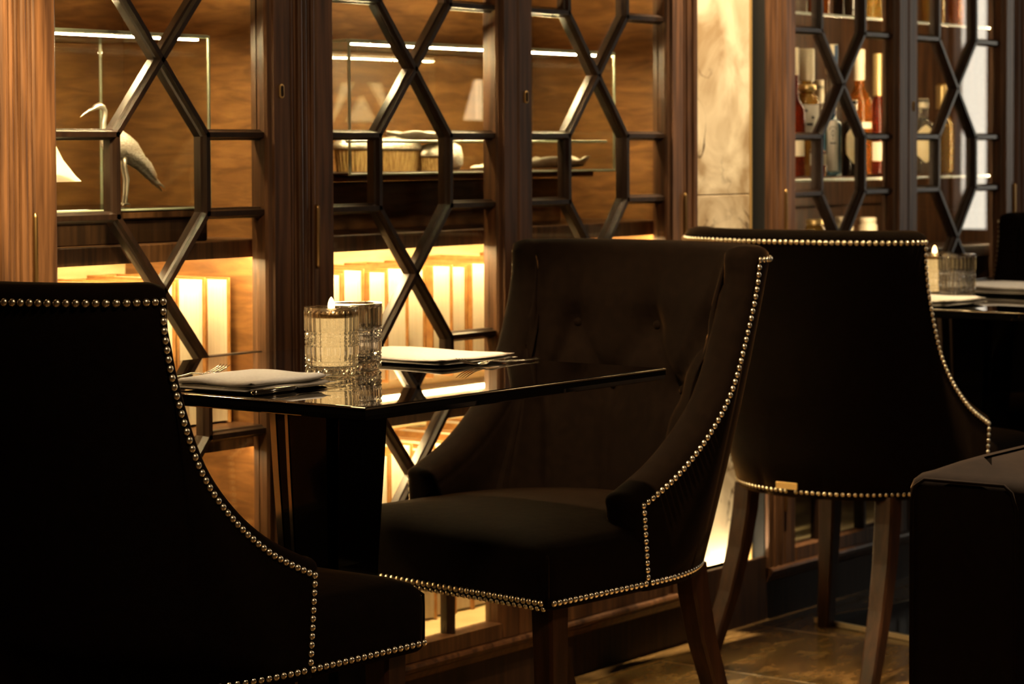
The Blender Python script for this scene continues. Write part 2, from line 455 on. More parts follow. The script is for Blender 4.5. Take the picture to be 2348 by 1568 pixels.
def door(cx, parent, hinge, key=True):
    fr = MB()
    for s in (-1, 1):
        xo, xi = cx + s * (GH - .0008), cx + s * GW
        fr.extrude_z([(xo, .03), (xo, -.011), (xo - s * .003, -.014), (xi + s * .012, -.014), (xi + s * .010, -.010), (xi + s * .003, -.006), (xi, -.001), (xi, .03)], .122, ZT)
    e = GW
    fr.prism_y([(cx - e, .122), (cx + e, .122), (cx + e, .152), (cx - e, .152)], -.013, .03)
    fr.prism_y([(cx - e, 1.93), (cx + e, 1.93), (cx + e, ZT), (cx - e, ZT)], -.013, .03)
    d = obj('door', fr, M['wood'], parent)
    # glazing bars
    segs = []
    for z in ZR[1:]:
        segs += [((cx - GW, z), (cx - JH, z)), ((cx + JH, z), (cx + GW, z))]
    X = [(.35, .60), (.731, .986), (1.122, 1.374), (1.51, 1.762)]
    V = [(.155, .35), (.60, .731), (.986, 1.122), (1.374, 1.51), (1.762, 1.93)]
    for a, b in V: segs += [((cx - JH, a), (cx - JH, b)), ((cx + JH, a), (cx + JH, b))]
    for a, b in X: segs += [((cx - JH, a), (cx + JH, b)), ((cx + JH, a), (cx - JH, b))]
    for p, q in segs: obj('glazing_bar', bar(p, q, .003), M['muntin'], d)
    # panes, each its own piece of glass
    P = []
    for a, b in V:
        P += [[(cx - GW, a), (cx - JH, a), (cx - JH, b), (cx - GW, b)], [(cx + JH, a), (cx + GW, a), (cx + GW, b), (cx + JH, b)]]
    for a, b in X:
        c = (cx, (a + b) / 2)
        P += [[(cx - GW, a), (cx - JH, a), c, (cx - JH, b), (cx - GW, b)], [(cx + GW, a), (cx + GW, b), (cx + JH, b), c, (cx + JH, a)]]
    cz = [(a + b) / 2 for a, b in X]
    for k, (a, b) in enumerate(V):
        poly = []
        if k > 0: poly.append((cx, cz[k - 1]))
        poly += [(cx + JH, a), (cx + JH, b)]
        if k < len(X): poly.append((cx, cz[k]))
        poly += [(cx - JH, b), (cx - JH, a)]
        P.append(poly)
    for poly in P:
        obj('pane', MB().prism_y(poly, .0150, .0185), M['glass'], d)
    # hinges
    hx = cx + hinge * GH
    for zc in (.30, .94, 1.62):
        hb = MB()
        hb.lathe([(.0001, -.058), (.0035, -.054), (.0042, -.05), (.0042, .05), (.0035, .054), (.0001, .058)], 10, (hx, -.016, zc))
        smooth_by_angle(obj('hinge', hb, M['brass_dark'], d))
    if key is not None:
        kx = cx - hinge * (GH - .026) if key != 'meet' else key
        # escutcheon: oval brass plate with a keyhole
        ring = MB(); o_, i_ = [], []
        for q in range(20):
            a = 2 * PI * q / 20
            o_.append((kx + .0062 * math.cos(a), 1.199 + .0062 * math.sin(a) + (.0065 if math.sin(a) > 0 else -.0065)))
            i_.append((kx + .0040 * math.cos(a), 1.199 + .0040 * math.sin(a) + (.0060 if math.sin(a) > 0 else -.0060)))
        vs = [(x, -.0155, z) for x, z in o_] + [(x, -.0165, z) for x, z in i_] + [(x, -.013, z) for x, z in o_]
        fs = []
        for q in range(20):
            r = (q + 1) % 20
            fs += [(q, r, 20 + r, 20 + q), (40 + q, 40 + r, r, q)]
        ring.add(vs, fs); obj('keyhole_plate', ring, M['brass'], d)
        kh = MB()
        kh.prism_y([(kx + .0040 * math.cos(2 * PI * q / 20), 1.199 + .0040 * math.sin(2 * PI * q / 20) + (.006 if math.sin(2 * PI * q / 20) > 0 else -.006)) for q in range(20)], -.0148, -.013)
        obj('keyhole_backing', kh, M['wood_dark'], d)
        k2 = MB()
        pts = [(kx + .0024 * math.cos(a), 1.2025 + .0024 * math.sin(a)) for a in [(-60 + 300 * q / 10) * PI / 180 for q in range(11)]]
        pts += [(kx - .0014, 1.193), (kx + .0014, 1.193)]
        k2.prism_y(pts, -.0153, -.0149); obj('keyhole', k2, M['keyhole'], d)
    return d

def carcass(root, x0, x1, back='back_wood', inner='inner_wood'):
    Y0, Y1 = .032, .44
    obj('back_panel', MB().cbox((x0, Y1 - .012, .936), (x1, Y1, ZT), .001), M[back], root)
    obj('lower_back_panel', MB().cbox((x0, Y1 - .012, .12), (x1, Y1, .93), .001), M[inner], root)
    for x in (x0 + .001, x1 - .019):
        obj('side_panel', MB().cbox((x, Y0, .12), (x + .018, Y1 - .012, .92), .001), M[back], root)
        obj('upper_side_panel', MB().cbox((x, Y0, .921), (x + .018, Y1 - .012, ZT), .001), M[back], root)
    obj('cabinet_top', MB().cbox((x0, Y0, ZT), (x1, Y1, ZT + .03), .002), M['wood_dark'], root)
    obj('cabinet_floor', MB().cbox((x0, Y0, .122), (x1, Y1 - .012, .15), .002), M['inner_wood'], root)
    pl = MB()
    pl.extrude_z([(x0, .03), (x0, -.004), (x1, -.004), (x1, .03)], 0, .085)
    obj('plinth', pl, M['wood_dark'], root)
    # stepped plinth moulding
    prof = [(.03, .120), (-.016, .120), (-.020, .117), (-.022, .112), (-.018, .107), (-.018, .104), (-.013, .100), (-.009, .092), (-.005, .086), (.03, .084)]
    mo = MB().loft([[(x0, y, z) for y, z in prof], [(x1, y, z) for y, z in prof]])
    obj('plinth_moulding', mo, M['wood'], root)

A = tag(thing('display_cabinet', 'left dark wood cabinet with one glazed door, bird figurine behind the glass', 'cabinet'), None, None)
B = thing('display_cabinet', 'middle two door glazed cabinet with brushes and cream books behind the table', 'cabinet')
D0 = thing('added_lit_bay', 'unseen lit cabinet bay added at the left for the pedestal strips to reflect', None); D0['kind'] = 'structure'  # added out of view as something bright for the pedestal strips to mirror
Cc = thing('display_cabinet', 'right two door glazed liquor cabinet beyond the marble panel', 'cabinet')
AX = (2.50, 3.225); BX = (3.225, 4.515); CX = (4.815, 6.19)
carcass(A, *AX); carcass(B, *BX); carcass(Cc, *CX, 'wood', 'wood')
door(2.892, A, -1); door(3.557, B, -1, None); door(4.157, B, 1); door(5.184, Cc, -1, None); door(5.785, Cc, 1)
obj('reeded_moulding', reeds(MB(), 2.502, 2.592, 0.12, ZT, [1, 1, 2.2, 1.2, 1, 1.8, 1]), M['wood'], A)
obj('reeded_moulding', reeds(MB(), 3.192, 3.2245, 0.12, ZT, [1, 1, 2]), M['wood'], A)
obj('reeded_moulding', reeds(MB(), 3.2255, 3.257, 0.12, ZT, [1.4, 1, 1.6]), M['wood'], B)
obj('reeded_moulding', reeds(MB(), 4.457, 4.515, 0.12, ZT, [1, 1.5, 1, 1.7, 1]), M['wood'], B)
obj('reeded_moulding', reeds(MB(), 4.812, 4.884, 0.12, ZT, [.8, 1, 1.8, 1, 1.6, 1]), M['wood'], Cc)
obj('reeded_moulding', reeds(MB(), 6.085, 6.19, 0.12, ZT, [1, 1.6, 1, 1.8, 1, 1, 1.4]), M['wood'], Cc)
# shelves, light strips
carcass(D0, 1.90, 2.498)
for root, (x0, x1) in ((A, AX), (B, BX), (D0, (1.90, 2.498))):
    for (z0, z1) in ((.905, .936), (.566, .60)):
        bd = MB().extrude_z([(0, 0), (1, 0), (1, 1), (0, 1)], 0, 1)
        prof = [(.050, z0), (.058, z0), (.058, z0 + .014), (.427, z0 + .014), (.427, z1), (.052, z1), (.050, z1 - .002)]
        bd = MB().loft([[(x, y, z) for y, z in prof] for x in (x0 + .02, x1 - .02)])
        obj('shelf_board', bd, M['wood'], root)
        if z0 > .8: obj('light_strip', MB().cbox((x0 + .03, .27, z0 + .0065), (x1 - .03, .285, z0 + .0135), .001), M['led_dim'], root)
        obj('light_strip', MB().cbox((x0 + .03, .082, z0 + .0008), (x1 - .03, .096, z0 + .0135), .001), M['led_dim'] if ((root is A and z0 < .8) or root is D0) else M['led'], root)
    obj('light_strip', MB().cbox((x0 + .03, .30, ZT - .02), (x1 - .03, .33, ZT - .004), .001), M['led_top'], root)
obj('light_strip', MB().cbox((CX[0] + .03, .07, ZT - .02), (CX[1] - .03, .10, ZT - .004), .001), M['led_top'], Cc)
for x in (4.895, 5.492, 6.078): obj('light_strip', MB().cbox((x, .036, .84), (x + .008, .042, 1.9), .001), M['led_hidden'], Cc)  # strips added out of sight behind the stiles to brighten the bottles

# further cabinetry out to the left and right, cropped by the frame
lt = MB()
lt.cbox((.9, -.004, 0), (1.898, .45, .12)); lt.cbox((.9, .0, .12), (1.898, .45, 2.05), .003)
struct('trim_1', lt, M['wood_dark'], 'plain dark wood panelling left of the cabinets')
lt = MB(); lt.cbox((6.192, .0, 0), (8.9, .45, 2.05), .003)
struct('trim_2', lt, M['wood_dark'], 'plain dark wood panelling right of the cabinets')
lt = MB(); lt.cbox((1.2, -.01, 2.05), (8.9, .45, 2.8), .003)
struct('trim_3', lt, M['wood_dark'], 'dark wood frieze above the cabinets')

# marble panel between the cabinets
mw = thing('wall_marble', 'tall cream veined marble panel between the two cabinets', None); mw['kind'] = 'structure'
obj('marble_slab', MB().cbox((4.516, .024, .150), (4.788, .049, .988), .0012), M['marble'], mw)
obj('marble_slab', MB().cbox((4.516, .024, .990), (4.788, .049, 2.05), .0012), M['marble'], mw)
lg = MB().loft([[(x, y, z) for y, z in ((-.006, 0), (.075, 0), (.075, .120), (.002, .120), (.002, .146), (.001, .148), (-.005, .148), (-.006, .146))] for x in (4.516, 4.811)])
obj('ledge', lg, M['wood_dark'], mw)
obj('light_strip', MB().cbox((4.53, .006, .1215), (4.775, .014, .127), .001), M['led_marble'], mw)
obj('gap_shade_strip', MB().cbox((4.7975, .036, .12), (4.8115, .075, 2.05), .001), M['keyhole'], mw)  # black filler, painting the shade of the recess
obj('gap_shade_strip', MB().cbox((4.8085, -.003, .121), (4.8115, .0355, 2.05), .0005), M['keyhole'], mw)  # black liner that keeps the moulding side dark, as if in shade
obj('brass_trim', MB().cbox((4.789, .022, .13), (4.797, .034, 2.05), .001), M['brass'], mw)

# ---------------------------------------------------------------- books
def make_book(th, h, d):
    pg = MB(); e = .004
    # page block with a slightly hollow fore-edge
    n = 6; rings = []
    for i in range(n + 1):
        x = -th / 2 + .004 + (th - .008) * i / n
        hol = .004 * (1 - (2 * i / n - 1) ** 2)
        rings.append([(x, .006 + hol, e), (x, d - .01, e), (x, d - .01, h - e), (x, .006 + hol, h - e)])
    pg.loft(rings)
    cv = MB()
    cv.cbox((-th / 2, 0, 0), (-th / 2 + .0038, d, h), .0008)
    cv.cbox((th / 2 - .0038, 0, 0), (th / 2, d, h), .0008)
    cv.cbox((-th / 2 + .002, d - .008, 0), (th / 2 - .002, d, h), .001)
    return pg.mesh('pages', M['page']), cv.mesh('cover', M['cover'])
BK = [make_book(th, h, .235) for th, h in ((.062, .264), (.066, .262), (.058, .258), (.070, .267))]
BL = [make_book(th, h, .235) for th, h in ((.062, .355), (.066, .350), (.058, .346), (.070, .360))]
def book(x, z, kind, large, label, group, lean=0, dy=0):
    b = thing('book', label, 'book', (x, .125 + dy, z), 0, group)
    b.rotation_euler = (0, lean, 0)
    pg, cv = (BL if large else BK)[kind]
    link('pages', pg, b); link('cover', cv, b)
ORD = ['last', 'second', 'third', 'fourth', 'fifth', 'sixth', 'seventh', 'eighth', 'ninth', 'tenth', 'eleventh', 'twelfth', 'thirteenth', 'fourteenth', 'fifteenth', 'sixteenth', 'seventeenth', 'eighteenth', 'nineteenth']
TH = [.062, .066, .058, .070]
def book_row(xr, xl, z, large, where, group):
    x = xr; i = 0
    while x - .07 > xl and i < len(ORD):
        k = random.randrange(4)
        x -= TH[k] / 2
        nm = 'thick cream paged book at the right end of the %s row' % where if i == 0 else '%s thick cream paged book from the right in the %s row' % (ORD[i], where)
        book(x, z, k, large, nm, group, 0, random.uniform(-.006, .01))
        x -= TH[k] / 2 + random.uniform(.001, .003); i += 1
book_row(3.185, 2.60, .6005, False, 'upper left cabinet', 'books in the upper left cabinet row')
book_row(4.40, 3.30, .6005, False, 'upper middle cabinet', 'books in the upper middle cabinet row')
book_row(4.42, 3.30, .1505, True, 'lower middle cabinet', 'books in the lower middle cabinet row')

# ---------------------------------------------------------------- glass display cases in the cabinets
def case(x0, x1, y0, y1, z0, z1, label):
    g = thing('glass_display_case', label, 'display case', ((x0 + x1) / 2, (y0 + y1) / 2, z0))
    ox, oy, oz = g.location
    t = .005
    def bx(n, a, b, mm, c=.0008):
        return obj(n, MB().cbox((a[0] - ox, a[1] - oy, a[2] - oz), (b[0] - ox, b[1] - oy, b[2] - oz), c), mm, g)
    bx('front_pane', (x0 + t, y0, z0 + .004), (x1 - t, y0 + t, z1 - t), M['case_glass'])
    bx('back_pane', (x0 + t, y1 - t, z0 + .004), (x1 - t, y1, z1 - t), M['case_glass'])
    bx('side_pane', (x0, y0 + t, z0 + .004), (x0 + t, y1 - t, z1 - t), M['case_glass'])
    bx('side_pane', (x1 - t, y0 + t, z0 + .004), (x1, y1 - t, z1 - t), M['case_glass'])
    bx('top_pane', (x0 + t, y0 + t, z1 - t), (x1 - t, y1 - t, z1), M['case_glass'])
    # polished glass edges
    for x in (x0, x1 - t):
        for y in (y0, y1 - t): bx('glass_edge', (x, y, z0), (x + t, y + t, z1), M['glass_edge'], .001)
    for y in (y0, y1 - t): bx('glass_edge', (x0 + t, y, z1 - t), (x1 - t, y + t, z1 + .001), M['glass_edge'], .001)
    for x in (x0, x1 - t): bx('glass_edge', (x, y0 + t, z1 - t), (x + t, y1 - t, z1 + .001), M['glass_edge'], .001)
    for y in (y0,): bx('glass_edge', (x0 + t, y, z0), (x1 - t, y + t, z0 + .004), M['glass_edge'], .001)
    bx('case_floor', (x0 + t, y0 + t, z0), (x1 - t, y1 - t, z0 + .005), M['black_gloss'] if x1 < 3.2 else M['wood_dark'])
    bx('light_strip', (x0 + .02, y0 + .008, z1 - .0095), (x1 - .02, y0 + .020, z1 - .0065), M['led_case'])
    return g
case(2.56, 3.085, .08, .36, .992, 1.297, 'glass display case holding the silver bird, in the left cabinet')
case(3.455, 4.330, .08, .34, 1.046, 1.303, 'long glass display case holding silver brushes, in the middle cabinet')
def shelf_tray(x, y, sx, sy, label):
    t_ = thing('silver_tray', label, 'tray', (x, y, 1.1135), 0)
    rings = []
    for rr, zz in ((.01, .002), (.7, .002), (.88, .005), (1.0, .013), (1.04, .016), (1.0, .017), (.86, .009), (.7, .006), (.01, .006)):
        rings.append([(rr * sx * (1 + .05 * math.sin(9 * 2 * PI * j / 60) * (rr > .8)) * math.cos(2 * PI * j / 60), rr * sy * math.sin(2 * PI * j / 60), zz + (.0025 * math.sin(6 * 2 * PI * j / 60 + x * 9) if rr > .9 else 0)) for j in range(60)])
    obj('tray_body', MB().loft(rings), M['tray_silver'], t_, True)
    obj('tray_knob', MB().lathe([(.001, .006), (.012, .006), (.015, .010), (.009, .016), (.001, .018)], 18), M['tray_silver'], t_, True)
sh = thing('glass_shelf', 'short glass shelf inside the long display case above the brushes', 'shelf', (3.89, .20, 1.108))
obj('shelf_glass', MB().cbox((-.425, -.100, 0), (.430, .125, .005), .0008), M['case_glass'], sh)
obj('shelf_edge', MB().cbox((-.425, -.104, 0), (.430, -.1005, .005), .0006), M['glass_edge'], sh)
shelf_tray(3.815, .20, .095, .05, 'scalloped silver tray on the inner glass shelf, left one of the two')
shelf_tray(4.195, .20, .105, .05, 'scalloped silver tray on the inner glass shelf, right one of the two')
rs = thing('display_riser', 'low dark wood riser under the glass case with the bird', 'riser', (2.82, .22, .936))
obj('riser_body', MB().cbox((-.27, -.13, 0), (.265, .14, .042), .002), M['wood_dark'], rs)
obj('riser_top', MB().cbox((-.275, -.138, .0425), (.27, .145, .055), .002), M['wood'], rs)
rs = thing('display_riser', 'brown wood riser under the long case with brushes', 'riser', (3.89, .24, .936))
obj('riser_body', MB().cbox((-.43, -.02, 0), (.43, .10, .094), .002), M['back_wood'], rs)
obj('riser_top', MB().cbox((-.435, -.105, .0985), (.435, .105, .109), .002), M['back_wood'], rs)

# silver crane figurine (faces left)
bird = thing('crane_figurine', 'silver long legged crane figurine in the left glass case', 'figurine', (2.985, .20, .998))
def spine(pts, n=14):
    mb = MB(); rings = []
    for (x, z, rx, ry, tx, tz) in pts:
        # ring perpendicular to tangent (tx,tz) in xz plane
        l = math.hypot(tx, tz); nx, nz = -tz / l, tx / l
        rings.append([(x + nx * rx * math.cos(2 * PI * j / n), ry * math.sin(2 * PI * j / n), z + nz * rx * math.cos(2 * PI * j / n)) for j in range(n)])
    return mb.loft(rings)
body = [(-.047, .116, .004, .004, 1, -.1), (-.042, .115, .014, .012, 1, -.15), (-.028, .112, .022, .018, 1, -.25), (-.012, .109, .026, .021, 1, -.3), (.002, .104, .024, .021, 1, -.4), (.020, .094, .022, .019, 1, -.6), (.038, .080, .016, .015, 1, -.8), (.055, .064, .010, .011, 1, -.95), (.070, .048, .006, .008, 1, -1), (.082, .036, .002, .004, 1, -1)]
obj('body', spine(body), M['silver'], bird, True)
neck = [(-.030, .112, .014, .013), (-.038, .118, .0105, .010), (-.042, .126, .0075, .0072), (-.043, .134, .0052, .0052), (-.043, .147, .0046, .0046), (-.040, .158, .0044, .0044), (-.040, .166, .0045, .0045), (-.045, .173, .0052, .0052), (-.053, .1755, .0066, .0060), (-.061, .1735, .0058, .0052), (-.067, .170, .0040, .0036), (-.071, .1685, .002, .002)]
obj('neck_and_head', MB().tube([(a, 0, b) for a, b, _, _ in neck], [(r, s) for _, _, r, s in neck], 12), M['silver_plain'], bird, True)
obj('beak', MB().tube([(-.066, 0, .1705), (-.078, 0, .1665), (-.090, 0, .1605), (-.098, 0, .155)], [.0034, .0026, .0018, .0006], 8), M['silver_plain'], bird, True)
for sx, sy in ((-.002, -.008), (.006, .008)):
    obj('leg', MB().tube([(sx, sy, .088), (sx + .001, sy, .070), (sx + .007, sy, .046), (sx + .005, sy, .024), (sx + .002, sy, .002)], [.005, .0032, .0034, .0022, .0024], 8), M['silver_plain'], bird, True)
    ft = MB()
    for a in (-.5, 0, .5, PI):
        l = .018 if a != PI else .010
        ft.tube([(sx + .002, sy, .003), (sx + .002 - math.cos(a) * l * .6, sy + math.sin(a) * l * .6, .0035), (sx + .002 - math.cos(a) * l, sy + math.sin(a) * l, .0012)], [.0022, .0017, .0008], 6)
    obj('foot', ft, M['silver_plain'], bird, True)
for s in (-1, 1):                        # folded wings with layered feathers
    wg = MB()
    for k in range(7):
        t0 = k / 6
        x = -.016 + .050 * t0; z = .112 - .026 * t0 + .004 * math.sin(t0 * 3); y = s * (.0165 - .004 * t0)
        L_ = .034 + .010 * t0
        wg.tube([(x, y, z), (x + L_ * .4, y * 1.05 + s * .001, z - L_ * .36), (x + L_ * .8, y * .8, z - L_ * .78), (x + L_, y * .5, z - L_ * 1.02)], [(.002, .004), (.003, .0075), (.0024, .006), (.0006, .001)], 8)
    obj('wing', wg, M['silver'], bird, True)
tf = MB()
for k in (-1, 0, 1):
    tf.tube([(.060, k * .003, .060), (.080, k * .006, .040), (.096, k * .008, .024 + .006 * abs(k))], [(.004, .004), (.003, .004), (.0008, .001)], 8)
obj('tail', tf, M['silver'], bird, True)

# cream bell lamp at the left end of the cabinet
lamp = thing('bell_lamp', 'cream bell shaped lamp at the left edge inside the cabinet', 'lamp', (2.715, .20, .998))
obj('shade', MB().lathe([(.128, .046), (.118, .056), (.098, .082), (.082, .115), (.073, .155), (.069, .20), (.067, .235), (.0645, .235), (.066, .20), (.070, .155), (.079, .115), (.095, .082), (.115, .058), (.125, .046)], 32, cap0=False, cap1=False), M['shade'], lamp, True)
obj('lamp_base', MB().lathe([(.055, 0), (.055, .006), (.045, .010), (.020, .016), (.012, .03), (.010, .06), (.010, .12), (.004, .20)], 24), M['brass_dark'], lamp, True)

# silver backed brushes
def brush(x, y, ln, wd, hb, rz, label):
    b = thing('hair_brush', label, 'brush', (x, y, 1.0515), rz, 'silver brushes in the long case')
    rings = []
    for i in range(2):
        rings.append([(ln * .46 * math.cos(2 * PI * j / 28), wd * .44 * math.sin(2 * PI * j / 28), hb * i) for j in range(28)])
    br = MB(); k = 28
    rr = []
    for zz, sc_ in ((0, .86), (hb * .5, .92), (hb, .98)):
        rr.append([((ln * .5 * sc_) * math.cos(2 * PI * j / 56) * (1 if j % 2 else .965), (wd * .5 * sc_) * math.sin(2 * PI * j / 56) * (1 if j % 2 else .965), zz) for j in range(56)])
    br.loft(rr)
    o = obj('bristles', br, M['bristle'], b); o['kind'] = 'stuff'
    bk = MB()
    bk.lathe([(1, 0), (1.03, .003), (1.03, .008), (.98, .013), (.86, .019), (.6, .025), (.3, .028), (.02, .029)], 36)
    bk.v = [(vx * ln * .5, vy * wd * .5, vz + hb) for vx, vy, vz in bk.v]
    obj('silver_back', bk, M['silver'], b, True)
    return b
brush(3.610, .20, .125, .060, .044, .10, 'leftmost silver backed brush in the long glass case')
brush(3.738, .20, .120, .058, .042, -.12, 'silver backed brush just right of the leftmost one')
brush(3.838, .19, .110, .050, .028, .25, 'smaller low silver brush at the middle of the case')
br = thing('hair_brush', 'upturned round silver brush beside the low one', 'brush', (3.925, .22, 1.0515), .3, 'silver brushes in the long case')
obj('silver_back', MB().lathe([(.001, 0), (.022, .001), (.030, .012), (.031, .03), (.026, .05), (.012, .058), (.001, .06)], 28), M['silver'], br, True)
mr = thing('hand_mirror', 'silver hand mirror lying flat, behind the meeting stiles', 'mirror', (4.055, .18, 1.0515), .15)
obj('mirror_head', MB().lathe([(.001, 0), (.044, .001), (.048, .006), (.045, .012), (.03, .015), (.001, .016)], 32), M['tray_silver'], mr, True)
obj('handle', MB().tube([(-.045, 0, .006), (-.075, 0, .007), (-.11, 0, .006), (-.13, 0, .005)], [(.010, .004), (.007, .004), (.011, .005), (.004, .003)], 10), M['tray_silver'], mr, True)
ty = thing('silver_tray', 'rumpled edged silver tray at the right of the long case', 'tray', (4.215, .18, 1.0515), 0)
rim = []
for rr, zz in ((.001, .003), (.07, .003), (.085, .006), (.098, .018), (.104, .024), (.100, .024), (.086, .010), (.07, .006), (.001, .006)):
    rim.append([((1.05 * rr * (1 + .06 * math.sin(7 * 2 * PI * j / 56) * (rr > .08))) * math.cos(2 * PI * j / 56), rr * .75 * math.sin(2 * PI * j / 56), zz + (.004 * math.sin(5 * 2 * PI * j / 56) if rr > .09 else 0)) for j in range(56)])
obj('tray_body', MB().loft(rim), M['tray_silver'], ty, True)
for k, (dx, dy) in enumerate(((-.04, .0), (.02, -.02), (.055, .02))):
    bx_ = obj('trinket', MB().lathe([(.001, .006), (.018, .006), (.02, .012), (.014, .02), (.006, .026), (.001, .027)], 20, (dx, dy, 0)), M['silver'], ty, True)

# ---------------------------------------------------------------- bottles
gs = [(1.018, 'clear glass shelf carrying the bottles in the liquor cabinet'), (1.42, 'upper clear glass shelf in the liquor cabinet, near the top edge')]
for z, lb in gs:
    s = thing('glass_shelf', lb, 'shelf', (5.5, .24, z - .005))
    obj('shelf_glass', MB().cbox((-.66, -.185, 0), (.67, .185, .006), .0008), M['case_glass'], s)
    obj('shelf_edge', MB().cbox((-.66, -.190, 0), (.67, -.1855, .006), .0008), M['glass_edge'], s)
def bshell(prof, n=28, sq=None): return MB().lathe(prof, n, sq=sq)
def patch(R, z0, z1, a0, a1, off=.0009, shape=None, n=14, sq=None):
    """curved paper label: thin shell on a cylinder of radius R, centred on the angle facing the doors"""
    ac = -PI / 2 - .88
    vs = []; fs = []
    nz = 8
    for lay in (0, 1):
        r0 = R + off * (.3 + lay)
        for i in range(nz + 1):
            t = i / nz; wd = 1.0 if shape is None else shape(t)
            for j in range(n + 1):
                a = ac + (a0 + (a1 - a0) * .5) + (a1 - a0) * .5 * wd * (2 * j / n - 1)
                k = 1.0
                if sq: k = 1 / (abs(math.cos(a)) ** sq + abs(math.sin(a)) ** sq) ** (1 / sq)
                vs.append((r0 * k * math.cos(a), r0 * k * math.sin(a), z0 + (z1 - z0) * t))
    m_ = (nz + 1) * (n + 1)
    for lay in (0, 1):
        for i in range(nz):
            for j in range(n):
                q = lay * m_ + i * (n + 1) + j
                fs.append((q, q + 1, q + n + 2, q + n + 1))
    return MB().add(vs, fs)
HEX = lambda t: min(1.0, .08 + (t / .28) * .92) if t < .28 else (min(1.0, .08 + ((1 - t) / .28) * .92) if t > .72 else 1.0)
def bottle(x, y, z, R, hb, hs, rn, ht, body, label, cap=None, cap_m='cap_cream', neck_m=None, sq=None, group='bottles on the glass shelf', name='liquor_bottle'):
    b = thing(name, label, 'bottle', (x, y, z), 0, group)
    prof = [(R * .2, 0), (R * .92, 0), (R, .004), (R, hb)]
    for q in range(1, 7):
        t = q / 6; prof.append((R + (rn - R) * (.5 - .5 * math.cos(PI * t)), hb + (hs - hb) * t))
    prof += [(rn, ht), (rn * 1.15, ht + .001), (rn * 1.15, ht + .008), (rn * .9, ht + .009), (rn * .2, ht + .009)]
    obj('bottle_body', bshell(prof, 28, sq), M[body], b, True)
    if cap:
        z0, z1, rc = cap
        obj('cap', MB().lathe([(rc * .98, z0), (rc, z0 + .002), (rc, z1 - .003), (rc * .94, z1), (rc * .1, z1)], 24), M[cap_m], b, True)
    return b
S0 = 1.0245 - .0005
# the row behind the left leaf of the liquor cabinet
b = bottle(5.185, .14, S0, .026, .16, .20, .009, .27, 'dark_red', 'dark red bottle half hidden by the left frame of the liquor cabinet', (.25, .317, .0105))
obj('label', patch(.026, .05, .10, -.9, .9), M['paper'], b)
b = bottle(5.287, .165, S0, .031, .19, .215, .014, .245, 'gold_liquor', 'big bottle with a wide cream cap and white label, left of the shelf', (.238, .318, .0185))
obj('label', patch(.031, .100, .178, -1.0, 1.0), M['paper_white'], b)
obj('neck_band', MB().lathe([(.018, .212), (.023, .214), (.023, .226), (.018, .229)], 24), M['foil'], b, True)
for zz, a, bb in ((.160, -.35, -.12), (.143, .2, .42), (.126, -.2, .3)):
    obj('print', patch(.0322, zz, zz + .006, a, bb, .0005), M['ink'], b)
b = bottle(5.187, .085, S0, .0125, .062, .075, .007, .085, 'clear_bottle', 'small clear miniature bottle at the front left of the shelf', (.080, .094, .0085), 'cap_cream')
obj('label', patch(.0125, .03, .055, -.9, .9), M['paper_white'], b)
b = bottle(5.232, .10, S0, .020, .055, .075, .008, .09, 'amber', 'short amber bottle with a cream label in front of the big capped one', (.088, .10, .0092))
obj('label', patch(.020, .028, .055, -1.1, 1.1), M['paper'], b)
b = bottle(5.415, .205, S0, .024, .13, .17, .011, .22, 'clear_bottle', 'clear bottle with a short white stopper behind the blue topped one', (.185, .243, .0125), 'cap_cream')
b = bottle(5.565, .255, S0, .028, .17, .22, .012, .28, 'clear_bottle', 'tall back row bottle with cream and blue capsule', (.265, .340, .0155), 'cap_cream')
obj('capsule_stripe', patch(.0157, .266, .338, .30, 1.3, .0006), M['foil_blue'], b)
b = bottle(5.303, .105, S0, .0215, .128, .152, .009, .175, 'blue_glass', 'slim square blue bottle with a long white crest label', (.150, .182, .0105), 'foil_blue', sq=5)
obj('label', patch(.0215, .012, .138, -.62, .62, .0009, lambda t: 1 if t < .9 else 1 - (t - .9) * 3, sq=5), M['paper_white'], b)
for k in range(7):                                   # arched line of lettering over the crest
    a = -.34 + .68 * k / 6
    obj('print', patch(.0226, .121 - .006 * (abs(a) / .34) ** 2, .1245 - .006 * (abs(a) / .34) ** 2, a - .035, a + .035, .0004, n=2, sq=5), M['ink'], b)
obj('print', patch(.0226, .097, .117, -.15, .15, .0004, lambda t: math.sin(PI * min(max(t, .03), .97)), sq=5), M['ink'], b)
obj('print', patch(.0229, .101, .113, -.08, .08, .0004, lambda t: math.sin(PI * min(max(t, .03), .97)), sq=5), M['paper_white'], b)
obj('print', patch(.0226, .088, .097, -.03, .03, .0004, n=2, sq=5), M['ink'], b)
obj('print', patch(.0226, .080, .084, -.28, .28, .0004, sq=5), M['ink'], b)
b = bottle(5.380, .088, S0, .0285, .125, .150, .011, .18, 'dark_glass', 'dark squat bottle with a big six sided cream label, left leaf', (.165, .19, .0125), 'cap_cream')
obj('label', patch(.0285, .030, .128, -.80, .80, .0012, HEX), M['paper_gold'], b)
for zz in (.090, .082, .072):
    obj('print', patch(.0298, zz, zz + .0022, -.42, .42, .0004), M['paper'], b)
b = bottle(5.570, .175, S0, .034, .185, .235, .012, .30, 'amber', 'tall amber bottle with a cream neck sleeve', (.245, .325, .0145))
obj('label', patch(.034, .12, .136, -.9, .9), M['paper'], b)
b = bottle(5.628, .150, S0, .028, .165, .205, .0125, .28, 'dark_red', 'tall dark red bottle with a long gold neck sleeve, right of the amber one', (.205, .315, .0155), 'foil')
obj('label', patch(.028, .035, .085, -1.0, 1.0), M['paper'], b)
